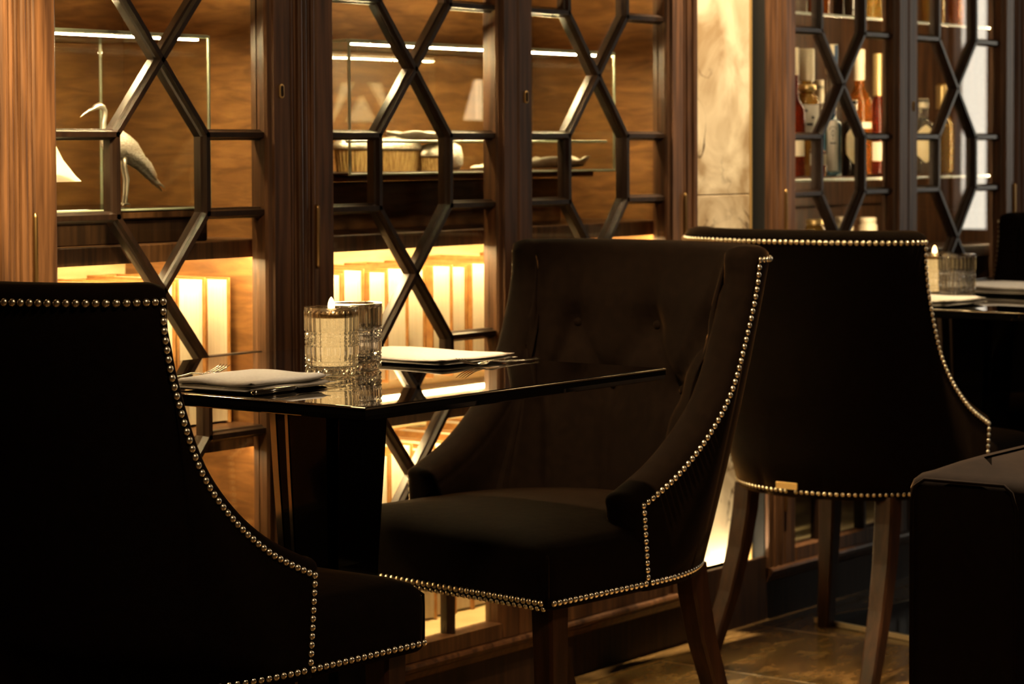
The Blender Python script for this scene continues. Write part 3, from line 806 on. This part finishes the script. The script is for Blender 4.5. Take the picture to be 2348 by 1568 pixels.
# the row behind the right leaf
b = bottle(5.828, .125, S0, .034, .125, .150, .012, .19, 'clear_bottle', 'clear bottle with a six sided cream label, behind the right leaf', (.175, .20, .0135))
obj('label', patch(.034, .030, .130, -.95, .95, .0012, HEX), M['paper_gold'], b)
b = bottle(6.015, .165, S0, .030, .13, .17, .013, .235, 'gold_liquor', 'golden bottle with a bright gold collar, behind the right leaf', (.175, .240, .019), 'foil')
b = bottle(6.10, .22, S0, .022, .10, .12, .010, .14, 'clear_bottle', 'small clear bottle at the right end of the shelf', (.125, .15, .012))
# bottles on the upper shelf, only their feet in the picture
for k, (x, mm, lb) in enumerate(((5.22, 'clear_bottle', 'clear bottle foot on the upper shelf, far left'), (5.33, 'amber', 'amber bottle foot on the upper shelf, near the left'), (5.47, 'dark_glass', 'dark bottle foot on the upper shelf, middle of the left leaf'), (5.60, 'gold_liquor', 'golden bottle foot on the upper shelf, right of the dark one'), (5.95, 'gold_liquor', 'golden bottle foot on the upper shelf behind the right leaf'), (6.06, 'amber', 'amber bottle foot on the upper shelf, right end'))):
    bottle(x, .16, 1.4265 - .0005, .032, .15, .19, .012, .26, mm, lb, (.24, .28, .014), 'cap_cream', group='bottles on the upper glass shelf')
# jars on the wooden shelf below
sb = obj('shelf_board', MB().cbox((CX[0] + .02, .05, .80), (CX[1] - .02, .427, .83), .002), M['wood_dark'], Cc)
for x, y, hh, mm, lb in ((5.30, .15, .085, 'gold_liquor', 'small gold jar on the lower shelf, left of three'), (5.59, .16, .082, 'cap_cream', 'cream jar on the lower shelf, right of three'), (5.535, .20, .085, 'cap_cream', 'cream jar on the lower shelf, middle of three'), (5.225, .13, .06, 'cap_cream', 'short cream tin on the lower shelf by the left frame')):
    j = thing('jar', lb, 'jar', (x, y, .8305), 0, 'jars on the lower shelf of the liquor cabinet')
    obj('jar_body', MB().lathe([(.004, 0), (.022, 0), (.024, .003), (.024, hh * .75), (.019, hh * .82), (.019, hh * .86), (.004, hh * .86)], 24), M[mm], j, True)
    obj('lid', MB().lathe([(.021, hh * .84), (.0215, hh * .86), (.0215, hh * .99), (.019, hh), (.002, hh)], 24), M['foil' if mm == 'gold_liquor' else 'paper'], j, True)

# ---------------------------------------------------------------- chairs
H_NAIL, Z_BOT = .3905, .378
UB, UBT = .5706, .660          # depth of the back, bottom and top
NB = 2.1
WING = [(.522, .906, .284), (.517, .860, .282), (.497, .790, .279), (.455, .690, .277), (.398, .620, .274), (.320, .560, .271), (.233, .518, .269)]
def sup(phi, u0, a, b, n=NB):
    c, s = max(0.0, math.cos(phi)), max(0.0, math.sin(phi))
    return u0 + a * c ** (2 / n), b * s ** (2 / n)
def wing_at(t):
    L_ = [0]
    for p, q in zip(WING, WING[1:]): L_.append(L_[-1] + math.dist(p, q))
    d = t * L_[-1]
    for i in range(len(WING) - 1):
        if d <= L_[i + 1] + 1e-9:
            k = (d - L_[i]) / (L_[i + 1] - L_[i])
            p0 = WING[max(i - 1, 0)]; p1 = WING[i]; p2 = WING[i + 1]; p3 = WING[min(i + 2, len(WING) - 1)]
            return tuple(.5 * (2 * b + (c - a) * k + (2 * a - 5 * b + 4 * c - d_) * k * k + (3 * b - a - 3 * c + d_) * k ** 3) for a, b, c, d_ in zip(p0, p1, p2, p3))
    return WING[-1]
def top_pt(s):
    a = abs(s); sg = 1 if s >= 0 else -1
    if a <= .5:
        u, v = sup(a / .5 * PI / 2, .522, UBT - .522, .284)
        return Vector((u, sg * v, .906))
    u, z, v = wing_at((a - .5) / .5)
    return Vector((u, sg * v, z))
PC = math.radians(60)
def bot_pt(s, z=H_NAIL):
    a = abs(s); sg = 1 if s >= 0 else -1
    phi = a / .5 * PC if a <= .5 else PC + (a - .5) / .5 * (PI / 2 - PC)
    u, v = sup(phi, .243, UB - .243, .269)
    if a > .98: u = .243; v = .269
    return Vector((u, sg * v, z))
def to_local(p): return (.285 - p[0], p[1], p[2])       # u behind front, v -> chair axes (x forward, y left)
def nrm_plan(f, s):
    a = f(max(-1, s - .01)); b = f(min(1, s + .01)); t = b - a; t.z = 0
    if t.length < 1e-6: return Vector((0, 1 if s > 0 else -1, 0))
    t.normalize(); n = Vector((-t.y, t.x, 0))
    c = Vector((.25, 0, 0)); p = f(s)
    d = Vector((p.x - .25, p.y, 0))
    return n if n.dot(d) > 0 else -n
BUT = [(0, .27), (-.24, .27), (.24, .27), (-.48, .30), (.48, .30), (-.12, .50), (.12, .50), (-.36, .52), (.36, .52)]
def seg_d(p, a, b):
    ax, ay = a; bx, by = b; px, py = p
    dx, dy = bx - ax, by - ay; l = dx * dx + dy * dy
    t = max(0, min(1, ((px - ax) * dx + (py - ay) * dy) / l)) if l else 0
    return math.hypot(px - ax - t * dx, py - ay - t * dy)
SX, SY = .55, .44
BM = [(s * SX, r * SY) for s, r in BUT]
FOLD = []
for i, a in enumerate(BM):
    for b in BM[i + 1:]:
        if .08 < math.dist(a, b) < .175 and abs(a[1] - b[1]) > .02: FOLD.append((a, b))
for (s, r) in BUT:
    if r > .4: FOLD.append(((s * SX, r * SY), (s * SX * .95, 1.05 * SY)))
    else: FOLD.append(((s * SX, r * SY), (s * SX, -.02)))
def tuft(s, r):
    p = (s * SX, r * SY); d = .010
    for q in BM: d -= .022 * math.exp(-math.dist(p, q) ** 2 / (2 * .020 ** 2))
    m_ = min(seg_d(p, a, b) for a, b in FOLD)
    d -= .011 * math.exp(-m_ * m_ / (2 * .008 ** 2))
    return d * max(0, 1 - abs(s) ** 6)
def shell_mesh():
    NS = 121; NO = 7; NR = 9; NI = 30
    cols = []
    for i in range(NS):
        s = -1 + 2 * i / (NS - 1)
        T = top_pt(s); Bp = bot_pt(s, Z_BOT)
        nt_ = nrm_plan(top_pt, s) if abs(s) < .47 else Vector((0, math.copysign(1, s), 0))
        if .40 < abs(s) < .55:
            k = (abs(s) - .40) / .15; n0 = nrm_plan(top_pt, math.copysign(.40, s)); nt_ = (n0 * (1 - k) + Vector((0, math.copysign(1, s), 0)) * k).normalized()
        nb_ = nrm_plan(bot_pt, s) if abs(s) < .95 else Vector((0, math.copysign(1, s), 0))
        # edge direction (out of the panel at its edge)
        tg = top_pt(min(1, s + .012)) - top_pt(max(-1, s - .012)); tg.normalize()
        e = tg.cross(nt_); e.normalize()
        if e.z < 0 or (abs(e.z) < .2 and e.x > 0): e = -e
        if abs(s) > .5 and e.x > 0: e = -e
        if .46 < abs(s) < .56: e = (e + Vector((-.35, 0, 1))).normalized()
        th = .072 if abs(s) > .55 else .066
        col = []
        for k in range(NO):
            t = k / (NO - 1); p = Bp.lerp(T, t); p += (nb_.lerp(nt_, t)) * (.006 * math.sin(PI * t) * max(0, 1 - (abs(s) / .9) ** 8)); col.append(p)
        hr = .024
        for k in range(1, NR):
            a = PI * k / NR
            col.append(T + e * (hr * math.sin(a) ** .8) - nt_ * (th / 2 * (1 - math.cos(a))))
        Ti = T - nt_ * th
        Bi = bot_pt(s, .43) - nb_ * .058
        for k in range(NI + 1):
            r = k / NI; p = Ti.lerp(Bi, r); n = (nt_.lerp(nb_, r)).normalized()
            hgt = max(.15, (T.z - .46) / .45)
            d = tuft(s, r) if abs(s) < .62 else .006 * math.sin(PI * r)
            p -= n * (d * min(1, r * 6) * (1 if abs(s) < .62 else 1))
            col.append(p)
        cols.append(col)
    # rounded front edge of each wing: shrink the end section towards its middle while moving forward
    def cap_cols(col, sg):
        out = []
        cen_v = sum(p.y for p in col) / len(col)
        for k in (1, 2, 3, 4):
            a = PI / 2 * k / 4.001
            f = .020 * math.sin(a); q = math.cos(a)
            c2 = []
            for p in col:
                c2.append(Vector((p.x - f, cen_v + (p.y - cen_v) * (.25 + .75 * q), p.z - (1 - q) * .012 * (p.z > .5))))
            out.append(c2)
        return out
    first = cap_cols(cols[0], -1)[::-1]; last = cap_cols(cols[-1], 1)
    allc = first + cols + last
    mb = MB()
    mb.loft([[to_local(p) for p in c] for c in allc], True, True, True)
    return mb
def seat_mesh():
    out = []
    # outline anticlockwise from above: front edge, right, around the back, left
    pts = []
    W_ = .272; r = .022
    for q in range(5):
        a = PI / 2 * q / 4; pts.append((r - r * math.sin(a) , -(W_ - r + r * math.cos(a))))
    pts = pts[::-1]
    half = []
    for q in range(5):
        a = PI / 2 * q / 4
        half.append((r * (1 - math.sin(PI / 2 - a)) if False else r - r * math.cos(a), W_ - r + r * math.sin(a)))
    half += [(.06, .272), (.12, .2715), (.18, .2700), (.235, .2675)]
    for q in range(1, 13):
        phi = PI / 2 * (1 - q / 12)
        u, v = sup(phi, .243, UB - .243 - .006, .2655); half.append((u, v))
    loop = half + [(u, -v) for u, v in half[::-1][1:]]
    # front edge filler points
    fr = [(0.0, -(W_ - r) + 2 * (W_ - r) * k / 12) for k in range(1, 12)]
    loop = loop + fr
    rings = []
    cu = .26
    for z, f in ((Z_BOT, .985), (Z_BOT + .004, 1), (.395, 1.0), (.440, 1.006), (.455, 1.0), (.466, .985), (.474, .955), (.482, .88), (.490, .75), (.496, .55), (.499, .3), (.500, .05)):
        rings.append([to_local((cu + (u - cu) * f, v * f, z)) for u, v in loop])
    return MB().loft(rings)
def leg_mesh(kind, sg):
    rings = []
    if kind == 'front':
        path = [(.048, .232, .385, .023), (.049, .233, .25, .0205), (.052, .236, .12, .0175), (.055, .240, 0, .0150)]
    else:
        path = [(.474, .172, .385, .0215), (.480, .174, .33, .0215), (.497, .178, .25, .0205), (.526, .184, .16, .019), (.564, .192, .07, .0175), (.598, .199, 0, .0165)]
    for u, v, z, h in path:
        c = .22 * h
        sq = [(-h + c, -h), (h - c, -h), (h, -h + c), (h, h - c), (h - c, h), (-h + c, h), (-h, h - c), (-h, -h + c)]
        rings.append([to_local((u + du, sg * (v + dv), z)) for du, dv in sq])
    return MB().loft(rings)
def nail_mesh():
    mb = MB(); R = .0053
    mb.lathe([(R, 0), (R * .93, R * .34), (R * .71, R * .62), (R * .38, R * .80), (R * .02, R * .86)], 10)
    return mb.mesh('nail_head', M['nail'], True)
ME_SHELL = shell_mesh().mesh('backrest', M['velvet'], True)
ME_SEAT = seat_mesh().mesh('seat', M['velvet'], True)
ME_LEG = {(k, s): leg_mesh(k, s).mesh('leg', M['leg']) for k in ('front', 'rear') for s in (-1, 1)}
ME_NAIL = nail_mesh()
ME_SEAM = {sg: MB().tube([to_local((.0052, sg * .2668, z)) for z in (.384, .41, .44, .458)] + [to_local((.014, sg * .258, .468))], [.0022, .0026, .0026, .0024, .001], 8).mesh('corner_seam', M['velvet'], True) for sg in (-1, 1)}
ME_BUTTON = MB().lathe([(.009, 0), (.0085, .003), (.006, .0055), (.001, .0065)], 14).mesh('button', M['velvet'], True)
def resample(f, a, b, step):
    N = 400; P = [f(a + (b - a) * i / N) for i in range(N + 1)]
    L_ = [0]
    for p, q in zip(P, P[1:]): L_.append(L_[-1] + (q - p).length)
    n = max(2, round(L_[-1] / step)); out = []; j = 0
    for k in range(n + 1):
        d = L_[-1] * k / n
        while j < N - 1 and L_[j + 1] < d: j += 1
        t = 0 if L_[j + 1] == L_[j] else (d - L_[j]) / (L_[j + 1] - L_[j])
        s = a + (b - a) * (j + t) / N
        out.append((P[j].lerp(P[j + 1], t), s))
    return out
STEP = .0124
def nails():
    N = {}
    zv = lambda s: Vector((0, math.copysign(1, s), 0))
    N['top'] = [(p, nrm_plan(top_pt, max(-.46, min(.46, s)))) for p, s in resample(top_pt, -.5, .5, STEP)]
    for nm, sg in (('L', -1), ('R', 1)):       # L: v<0 , R: v>0
        N['wing' + nm] = [(p, zv(s)) for p, s in resample(top_pt, .5 * sg, 1.0 * sg, STEP)[1:]]
        N['vert' + nm] = [(p, zv(sg)) for p, s in resample(lambda t: Vector((.233 + .010 * t, sg * .2695, .518 + (H_NAIL + .010 - .518) * t)), 0, 1, STEP)[1:]]
        N['back' + nm] = [(p, nrm_plan(bot_pt, max(-.95, min(.95, s)))) for p, s in resample(lambda q: bot_pt(q, H_NAIL), 0, .97 * sg, STEP)[1:]]
        N['side' + nm] = [(p, zv(sg)) for p, s in resample(lambda t: Vector((.012 + .226 * t, sg * (.2735 - .004 * t), H_NAIL)), 0, 1, STEP)]
    N['front'] = [(p, Vector((-1, 0, 0))) for p, s in resample(lambda t: Vector((-.0005, -.258 + .516 * t, H_NAIL)), 0, 1, STEP)]
    N['front2'] = [(p, Vector((-1, 0, -.5))) for p, s in resample(lambda t: Vector((.0005, -.254 + .516 * t, H_NAIL - .009)), 0, 1, STEP)]
    return N
NAILS = nails()
NAILS['top'] = [(p + n * .0008, n) for p, n in NAILS['top']]
def chair(x, y, t, flip, label, single, full=True):
    """x,y: middle of the seat front; facing +X (flip=False) or -X"""
    rz = t + (PI if flip else 0)
    f = Vector((math.cos(rz), math.sin(rz), 0))
    o = Vector((x, y, 0)) - f * .285
    ch = thing('tufted_velvet_chair', label, 'chair', o, rz, 'black velvet studded chairs')
    link('backrest', ME_SHELL, ch); link('seat', ME_SEAT, ch)
    for k in ('front', 'rear'):
        for s in (-1, 1): link('leg', ME_LEG[(k, s)], ch)
    for sg in (-1, 1): link('corner_seam', ME_SEAM[sg], ch)
    rest = MB(); base = ME_NAIL
    bv = [v.co.copy() for v in base.vertices]; bf = [tuple(p.vertices) for p in base.polygons]
    for nm, L_ in NAILS.items():
        if nm == 'front2' and not flip: continue
        for p, n in L_:
            q = Vector(to_local(p)); nn = Vector((-n.x, n.y, n.z)).normalized()
            rot = Vector((0, 0, 1)).rotation_difference(nn)
            if nm in single:
                a = link('nail_head', ME_NAIL, ch); a.location = q; a.rotation_mode = 'QUATERNION'; a.rotation_quaternion = rot
                if nm == 'front2': a.scale = (.8, .8, .8)
            else:
                rest.add([rot @ v + q for v in bv], bf)
    o2 = obj('nail_trim', rest, M['nail'], ch, True); o2['kind'] = 'stuff'
    if full:
        for s, r in BUT:
            T = top_pt(s); nt_ = nrm_plan(top_pt, s); nb_ = nrm_plan(bot_pt, s)
            p = (T - nt_ * .066).lerp(bot_pt(s, .43) - nb_ * .058, r); n = -(nt_.lerp(nb_, r)).normalized()
            p += n * (tuft(s, r) + .001)
            q = Vector(to_local(p)); nn = Vector((-n.x, n.y, n.z)).normalized()
            a = link('button', ME_BUTTON, ch); a.location = q; a.rotation_mode = 'QUATERNION'
            a.rotation_quaternion = Vector((0, 0, 1)).rotation_difference(nn)
    return ch
# in chairs facing +X the camera side is v<0 after mirroring (right hand side of the chair)
c1 = chair(2.682, -.4746, -.0235, False, 'black velvet chair nearest the camera at lower left, back turned to us', {'top', 'wingL', 'vertL', 'backL', 'sideL'}, False)
c2 = chair(3.029, -.4475, -.1009, True, 'black velvet chair in the middle, facing left with its tufted inner back showing', {'wingR', 'vertR', 'backR', 'sideR', 'front', 'front2'}, True)
c3 = chair(4.863, -.4034, -.0357, False, 'black velvet chair behind the middle one, its plain back turned to us', {'top', 'wingL', 'vertL', 'backL', 'backR', 'sideL'}, False)
c5 = chair(5.10, -.45, -.05, True, 'black velvet chair cut by the right edge, beyond the second table', set(), False)
# brass plate on the back of the third chair
pq = MB()
pq.cbox((-.0015, -.026, .398), (.0015, .026, .412), .0006)
pl = obj('brass_plate', pq, M['brass'], c3); pl.location = (.285 - UB - .0075, .006, -.003); pl['label'] = 'small brass plate above the nail row'

# ---------------------------------------------------------------- tables
def table(dx, label, plate):
    cx, cy = 2.817 + dx, -.454
    t = thing('square_table', label, 'table', (cx, cy, 0), 0, 'black mirror topped tables')
    hx, hy = .361, .366
    top = MB()
    rings = []
    for z, e in ((.731, -.006), (.733, -.001), (.739, 0), (.7475, 0), (.7500, -.004)):
        rings.append([(-hx - e, -hy - e, z), (hx + e, -hy - e, z), (hx + e, hy + e, z), (-hx - e, hy + e, z)])
    rings = [[(sx * (hx + e), sy * (hy + e), z) for sx, sy in ((-1, -1), (1, -1), (1, 1), (-1, 1))] for z, e in ((.731, -.006), (.733, -.001), (.739, 0), (.7475, 0), (.7500, -.004))]
    top.loft(rings); obj('tabletop', top, M['black_mirror'], t)
    obj('mirror_inlay', MB().cbox((-hx + .006, -hy + .006, .7485), (hx - .006, hy - .006, .7502), .0008), M['table_mirror'], t)
    ed = MB()
    for p, q in (((-hx, -hy), (hx, -hy)), ((hx, -hy), (hx, hy)), ((hx, hy), (-hx, hy)), ((-hx, hy), (-hx, -hy))): ed.tube([(p[0], p[1], .7480), (q[0], q[1], .7480)], .0014, 8)
    obj('edge_strip', ed, M['chrome'], t)
    pd = MB(); R = []
    for z, h in ((.012, .040), (.25, .055), (.46, .0465 + .012), (.60, .066), (.731, .072)):
        n = h * .80
        R.append([(-n, -h), (n, -h), (n, -n), (h, -n), (h, n), (n, n), (n, h), (-n, h), (-n, n), (-h, n), (-h, -n), (-n, -n)])
        R[-1] = [(x - .010, y + .012, z) for x, y in R[-1]]
    pd.loft(R); obj('pedestal', pd, M['black_gloss'], t)
    for oy_, wd in ((.048, .012), (.022, .006)):
        iv = MB().loft([[(-k * .8 - .010 - (.0015 if i in (1, 2) else -.002) - k * .2, oy_ * k / .072 + .012 + (0 if i < 2 else wd), z) for i in (0, 1, 2, 3)] for z, k in ((.02, .0405), (.25, .0555), (.46, .059), (.60, .0665), (.728, .072))])
        obj('inlay_strip', iv, M['chrome'], t)
    px_, py_, pr, ox, oy = plate
    bo = obj('base_plate', MB().cbox((-px_, -py_, .001), (px_, py_, .011), .0015), M['black_gloss'], t)
    be = MB()
    for a, b in (((-px_ - .0025, -py_ - .0025, .001), (-px_ + .0075, py_ + .0025, .0118)), ((px_ + .0005, -py_ - .0025, .001), (px_ + .0025, py_ + .0025, .0115)), ((-px_ + .0075, -py_ - .0025, .001), (px_ + .0005, -py_ - .0005, .0115)), ((-px_ + .0075, py_ + .0005, .001), (px_ + .0005, py_ + .0025, .0115))):
        be.cbox(a, b, .0004)
    eo = obj('base_edge', be, M['satin'], t)
    for q in (bo, eo): q.rotation_euler = (0, 0, pr); q.location = (ox, oy, 0)
    return t
table(0, 'black mirror topped table with the candle between the two near chairs', (.13, .20, 0, -.01, .012))
table(2.195, 'black mirror topped table at the right edge, behind the third chair', (.185, .24, -.21, -.037, .062))

# ---------------------------------------------------------------- things on the tables
TOP = .7506
def tumbler_mesh(R, H):
    NA, rows = 140, []
    zs = [0, .002, .005]
    z = .008
    while z < H - .004: zs.append(z); z += .0024
    zs += [H - .003, H]
    def groove(z):
        t = z / H; g = 0
        for c in (.09, .15, .21, .27, .45, .51, .57, .63):
            g += max(0, 1 - abs(t - c) / .018)
        return min(1, g)
    for z in zs:
        t = z / H
        ring = []
        for j in range(NA):
            a = 2 * PI * j / NA
            body = .04 < t < .94
            rib = abs(math.cos(14 * a)) if body else .75
            r = R * (.955 + .045 * t) - .0032 + .0032 * rib
            if body: r -= .0026 * groove(z)
            if z < .003: r -= .003
            ring.append((r * math.cos(a), r * math.sin(a), z))
        rows.append(ring)
    inner = []
    for z, k in ((H, 0), (H - .004, .0006), (H * .6, .0012), (.022, .003), (.015, .008), (.0135, .02)):
        ri = R * (.955 + .045 * z / H) - .0086 - k
        inner.append([(ri * math.cos(2 * PI * j / NA), ri * math.sin(2 * PI * j / NA), z) for j in range(NA)])
    return MB().loft(rows + inner)
ME_TUMB = tumbler_mesh(.0425, .104).mesh('tumbler', M['crystal'])
def tumbler(x, y, label, candle, rz=0):
    g = thing('candle_tumbler' if candle else 'crystal_tumbler', label, 'candle holder' if candle else 'glass', (x, y, TOP), rz, 'cut crystal tumblers')
    link('cut_glass', ME_TUMB, g)
    if candle:
        obj('candle', MB().lathe([(.002, .088), (.0315, .088), (.0325, .090), (.0325, .0945), (.030, .0955), (.002, .095)], 36), M['brass_dark'], g, True)
        obj('glow_gel', MB().lathe([(.002, .016), (.0265, .016), (.0275, .018), (.0300, .085), (.029, .087), (.002, .087)], 36), M['glow_gel'], g, True)  # self-lit core added to brighten the cut glass from inside
        obj('wick', MB().tube([(0, 0, .094), (.0005, 0, .101)], .0009, 6), M['wick'], g)
        obj('flame', MB().lathe([(.0008, .098), (.0048, .1010), (.0055, .1050), (.0048, .1105), (.0030, .1155), (.0006, .1190)], 16), M['flame'], g, True)
    return g
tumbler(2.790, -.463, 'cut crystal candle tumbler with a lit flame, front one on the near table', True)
tumbler(2.882, -.432, 'plain cut crystal tumbler just behind the candle on the near table', False, .1)
tumbler(4.955, -.420, 'cut crystal tumbler in front on the far right table', False, .2)
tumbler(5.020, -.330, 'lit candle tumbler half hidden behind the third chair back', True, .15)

def napkin(x, y, rz, lx, ly, th, label, layers=2):
    n = thing('folded_napkin', label, 'napkin', (x, y, TOP), rz, 'folded white napkins')
    z = 0
    for k in range(layers):
        mb = MB(); N = 14; t = th / layers
        ins = .0012 * k
        def P(i, j, top):
            u = -1 + 2 * i / N; v = -1 + 2 * j / N
            px = u * (lx / 2 - ins) + .002 * math.sin(v * 4 + k); py = v * (ly / 2 - ins) + .002 * math.sin(u * 5 + k * 2)
            e = max(abs(u), abs(v)); rnd = max(0, 1 - ((e - .9) / .1) ** 2) if e > .9 else 1
            wv = .0016 * math.sin(u * 3.1 + k) * math.cos(v * 4.3 + 1.3 * k) * (k + 1) / layers
            zz = z + (t * (.5 + .5 * rnd) if top else t * (.5 - .5 * rnd)) + max(-.0008, wv) + .0009
            return (px, py, zz)
        vs = [P(i, j, True) for i in range(N + 1) for j in range(N + 1)] + [P(i, j, False) for i in range(N + 1) for j in range(N + 1)]
        q = (N + 1) ** 2; fs = []
        for i in range(N):
            for j in range(N):
                a = i * (N + 1) + j; fs += [(a, a + N + 1, a + N + 2, a + 1), (q + a, q + a + 1, q + a + N + 2, q + a + N + 1)]
        bd = [i * (N + 1) for i in range(N + 1)] + [N * (N + 1) + j for j in range(1, N + 1)] + [i * (N + 1) + N for i in range(N - 1, -1, -1)] + [j for j in range(N - 1, 0, -1)]
        for a, b in zip(bd, bd[1:] + bd[:1]): fs.append((a, b, q + b, q + a))
        mb.add(vs, fs); obj('napkin_fold', mb, M['linen'], n, True); z += t
    return n
napkin(2.568, -.505, .07, .190, .155, .017, 'folded white linen napkin before the near left chair')
napkin(3.070, -.395, .02, .195, .275, .010, 'folded white linen napkin before the middle chair')
napkin(4.775, -.40, 0, .20, .27, .016, 'folded white napkin half hidden behind the third chair')
napkin(5.245, -.42, 0, .22, .27, .022, 'folded white napkin on the far right table by the frame edge')

def fork(x, y, z, rz, label, pitch=0):
    f = thing('fork', label, 'fork', (x, y, z), rz, 'table forks')
    f.rotation_euler = (0, pitch, rz)
    obj('handle', MB().tube([(-.195, 0, .002), (-.190, 0, .002), (-.150, 0, .0022), (-.10, 0, .004), (-.078, 0, .0065), (-.062, 0, .0055)], [(.003, .0010), (.0085, .0014), (.0068, .0014), (.0034, .0014), (.0028, .0013), (.004, .0011)], 10), M['chrome'], f, True)
    obj('fork_head', MB().tube([(-.064, 0, .0058), (-.056, 0, .004), (-.048, 0, .0026), (-.042, 0, .003)], [(.004, .0011), (.0095, .0010), (.0118, .0009), (.0112, .0008)], 12), M['chrome'], f, True)
    for k in range(4):
        yy = -.0095 + .0063 * k
        obj('tine', MB().tube([(-.043, yy, .003), (-.024, yy, .0060), (-.010, yy, .0105), (0, yy, .0150)], [(.0016, .0008), (.0014, .0008), (.0012, .0007), (.0004, .0003)], 6), M['chrome'], f, True)
    return f
fork(2.702, -.323, TOP, .04, 'fork lying with its tines past the far side of the near napkin')
fork(2.985, -.560, TOP, PI - .06, 'fork lying in front of the middle chair napkin, tines to the left')
def knife(x, y, rz, label):
    k = thing('table_knife', label, 'knife', (x, y, TOP), rz, 'table knives')
    obj('handle', MB().tube([(-.005, 0, .0045), (0, 0, .0045), (.045, 0, .0042), (.085, 0, .0042), (.092, 0, .0042)], [(.002, .002), (.0075, .0042), (.0065, .004), (.0055, .0038), (.0045, .003)], 10), M['chrome'], k, True)
    bl = MB()
    R = []
    for xx, h0, h1 in ((.090, -.004, .004), (.110, -.007, .006), (.16, -.0085, .006), (.195, -.007, .006), (.208, -.001, .005)):
        R.append([(xx, h0, .0038), (xx, (h0 + h1) / 2, .0049), (xx, h1, .0050), (xx, h1, .0030), (xx, (h0 + h1) / 2, .0029)])
    bl.loft(R); obj('blade', bl, M['chrome'], k)
    return k
knife(2.482, -.592, .06, 'knife lying along the near edge of the front napkin')

# ---------------------------------------------------------------- armchair cut off at lower right
ac = thing('velvet_armchair', 'black velvet armchair at the lower right corner, only its arm showing', 'armchair', (3.40, -1.123, 0), .02)
def cushion(x0, x1, y0, y1, z0, z1, r, bulge=.01):
    N = 10; rings = []
    zz = [(z0, r), (z0 + r * .3, r * .3), (z0 + r, 0)] + [(z0 + r + (z1 - z0 - 2 * r) * k / 4, 0) for k in range(1, 5)] + [(z1 - r * .5, r * .14), (z1 - r * .15, r * .5), (z1, r), (z1 + bulge * .6, r * 2.2), (z1 + bulge, r * 3.2)]
    for z, ins in zz:
        ring = []
        cr = max(.004, r)
        a0, b0, a1, b1 = x0 + ins, y0 + ins, x1 - ins, y1 - ins
        for cx_, cy_, st in ((a1 - cr, b1 - cr, 0), (a0 + cr, b1 - cr, 1), (a0 + cr, b0 + cr, 2), (a1 - cr, b0 + cr, 3)):
            for q in range(6):
                a = (st + q / 5) * PI / 2; ring.append((cx_ + cr * math.cos(a), cy_ + cr * math.sin(a), z))
        rings.append(ring)
    return MB().loft(rings)
obj('arm', cushion(0, .62, -.205, 0, .10, .585, .026, .022), M['velvet'], ac, True)
obj('arm', cushion(0, .62, -.86, -.655, .10, .585, .026, .022), M['velvet'], ac, True)
obj('back', cushion(.625, .80, -.87, .01, .10, .80, .03), M['velvet'], ac, True)
obj('seat_cushion', cushion(.03, .52, -.650, -.210, .24, .44, .03, .02), M['velvet'], ac, True)
pp = MB()
pp.tube([(-.001, -.190, .13), (-.001, -.190, .54), (-.001, -.182, .566), (-.001, -.170, .576), (-.001, -.035, .576), (-.001, -.018, .564), (-.001, -.012, .54), (-.001, -.012, .13)], .0030, 8)
obj('piping', pp, M['velvet'], ac, True)
for x in (.05, .60):
    for y in (-.80, -.06):
        obj('leg', MB().loft([[(x + h * a, y + h * b, z) for a, b in ((-1, -1), (1, -1), (1, 1), (-1, 1))] for z, h in ((0, .014), (.10, .022))]), M['leg'], ac)

# lamp elsewhere in the lounge, seen only as a reflection in the glass
fl_ = thing('floor_lamp', 'standing lamp with a small cream shade, reflected in the cabinet glass', 'lamp', (7.0, -2.45, 0))
obj('lamp_shade', MB().lathe([(.115, 1.20), (.075, 1.345), (.072, 1.345), (.111, 1.20)], 36, cap0=False, cap1=False), M['shade_lit'], fl_, True)
obj('lamp_pole', MB().lathe([(.13, 0), (.13, .015), (.02, .03), (.010, .06), (.010, 1.22), (.004, 1.26)], 24), M['brass'], fl_, True)
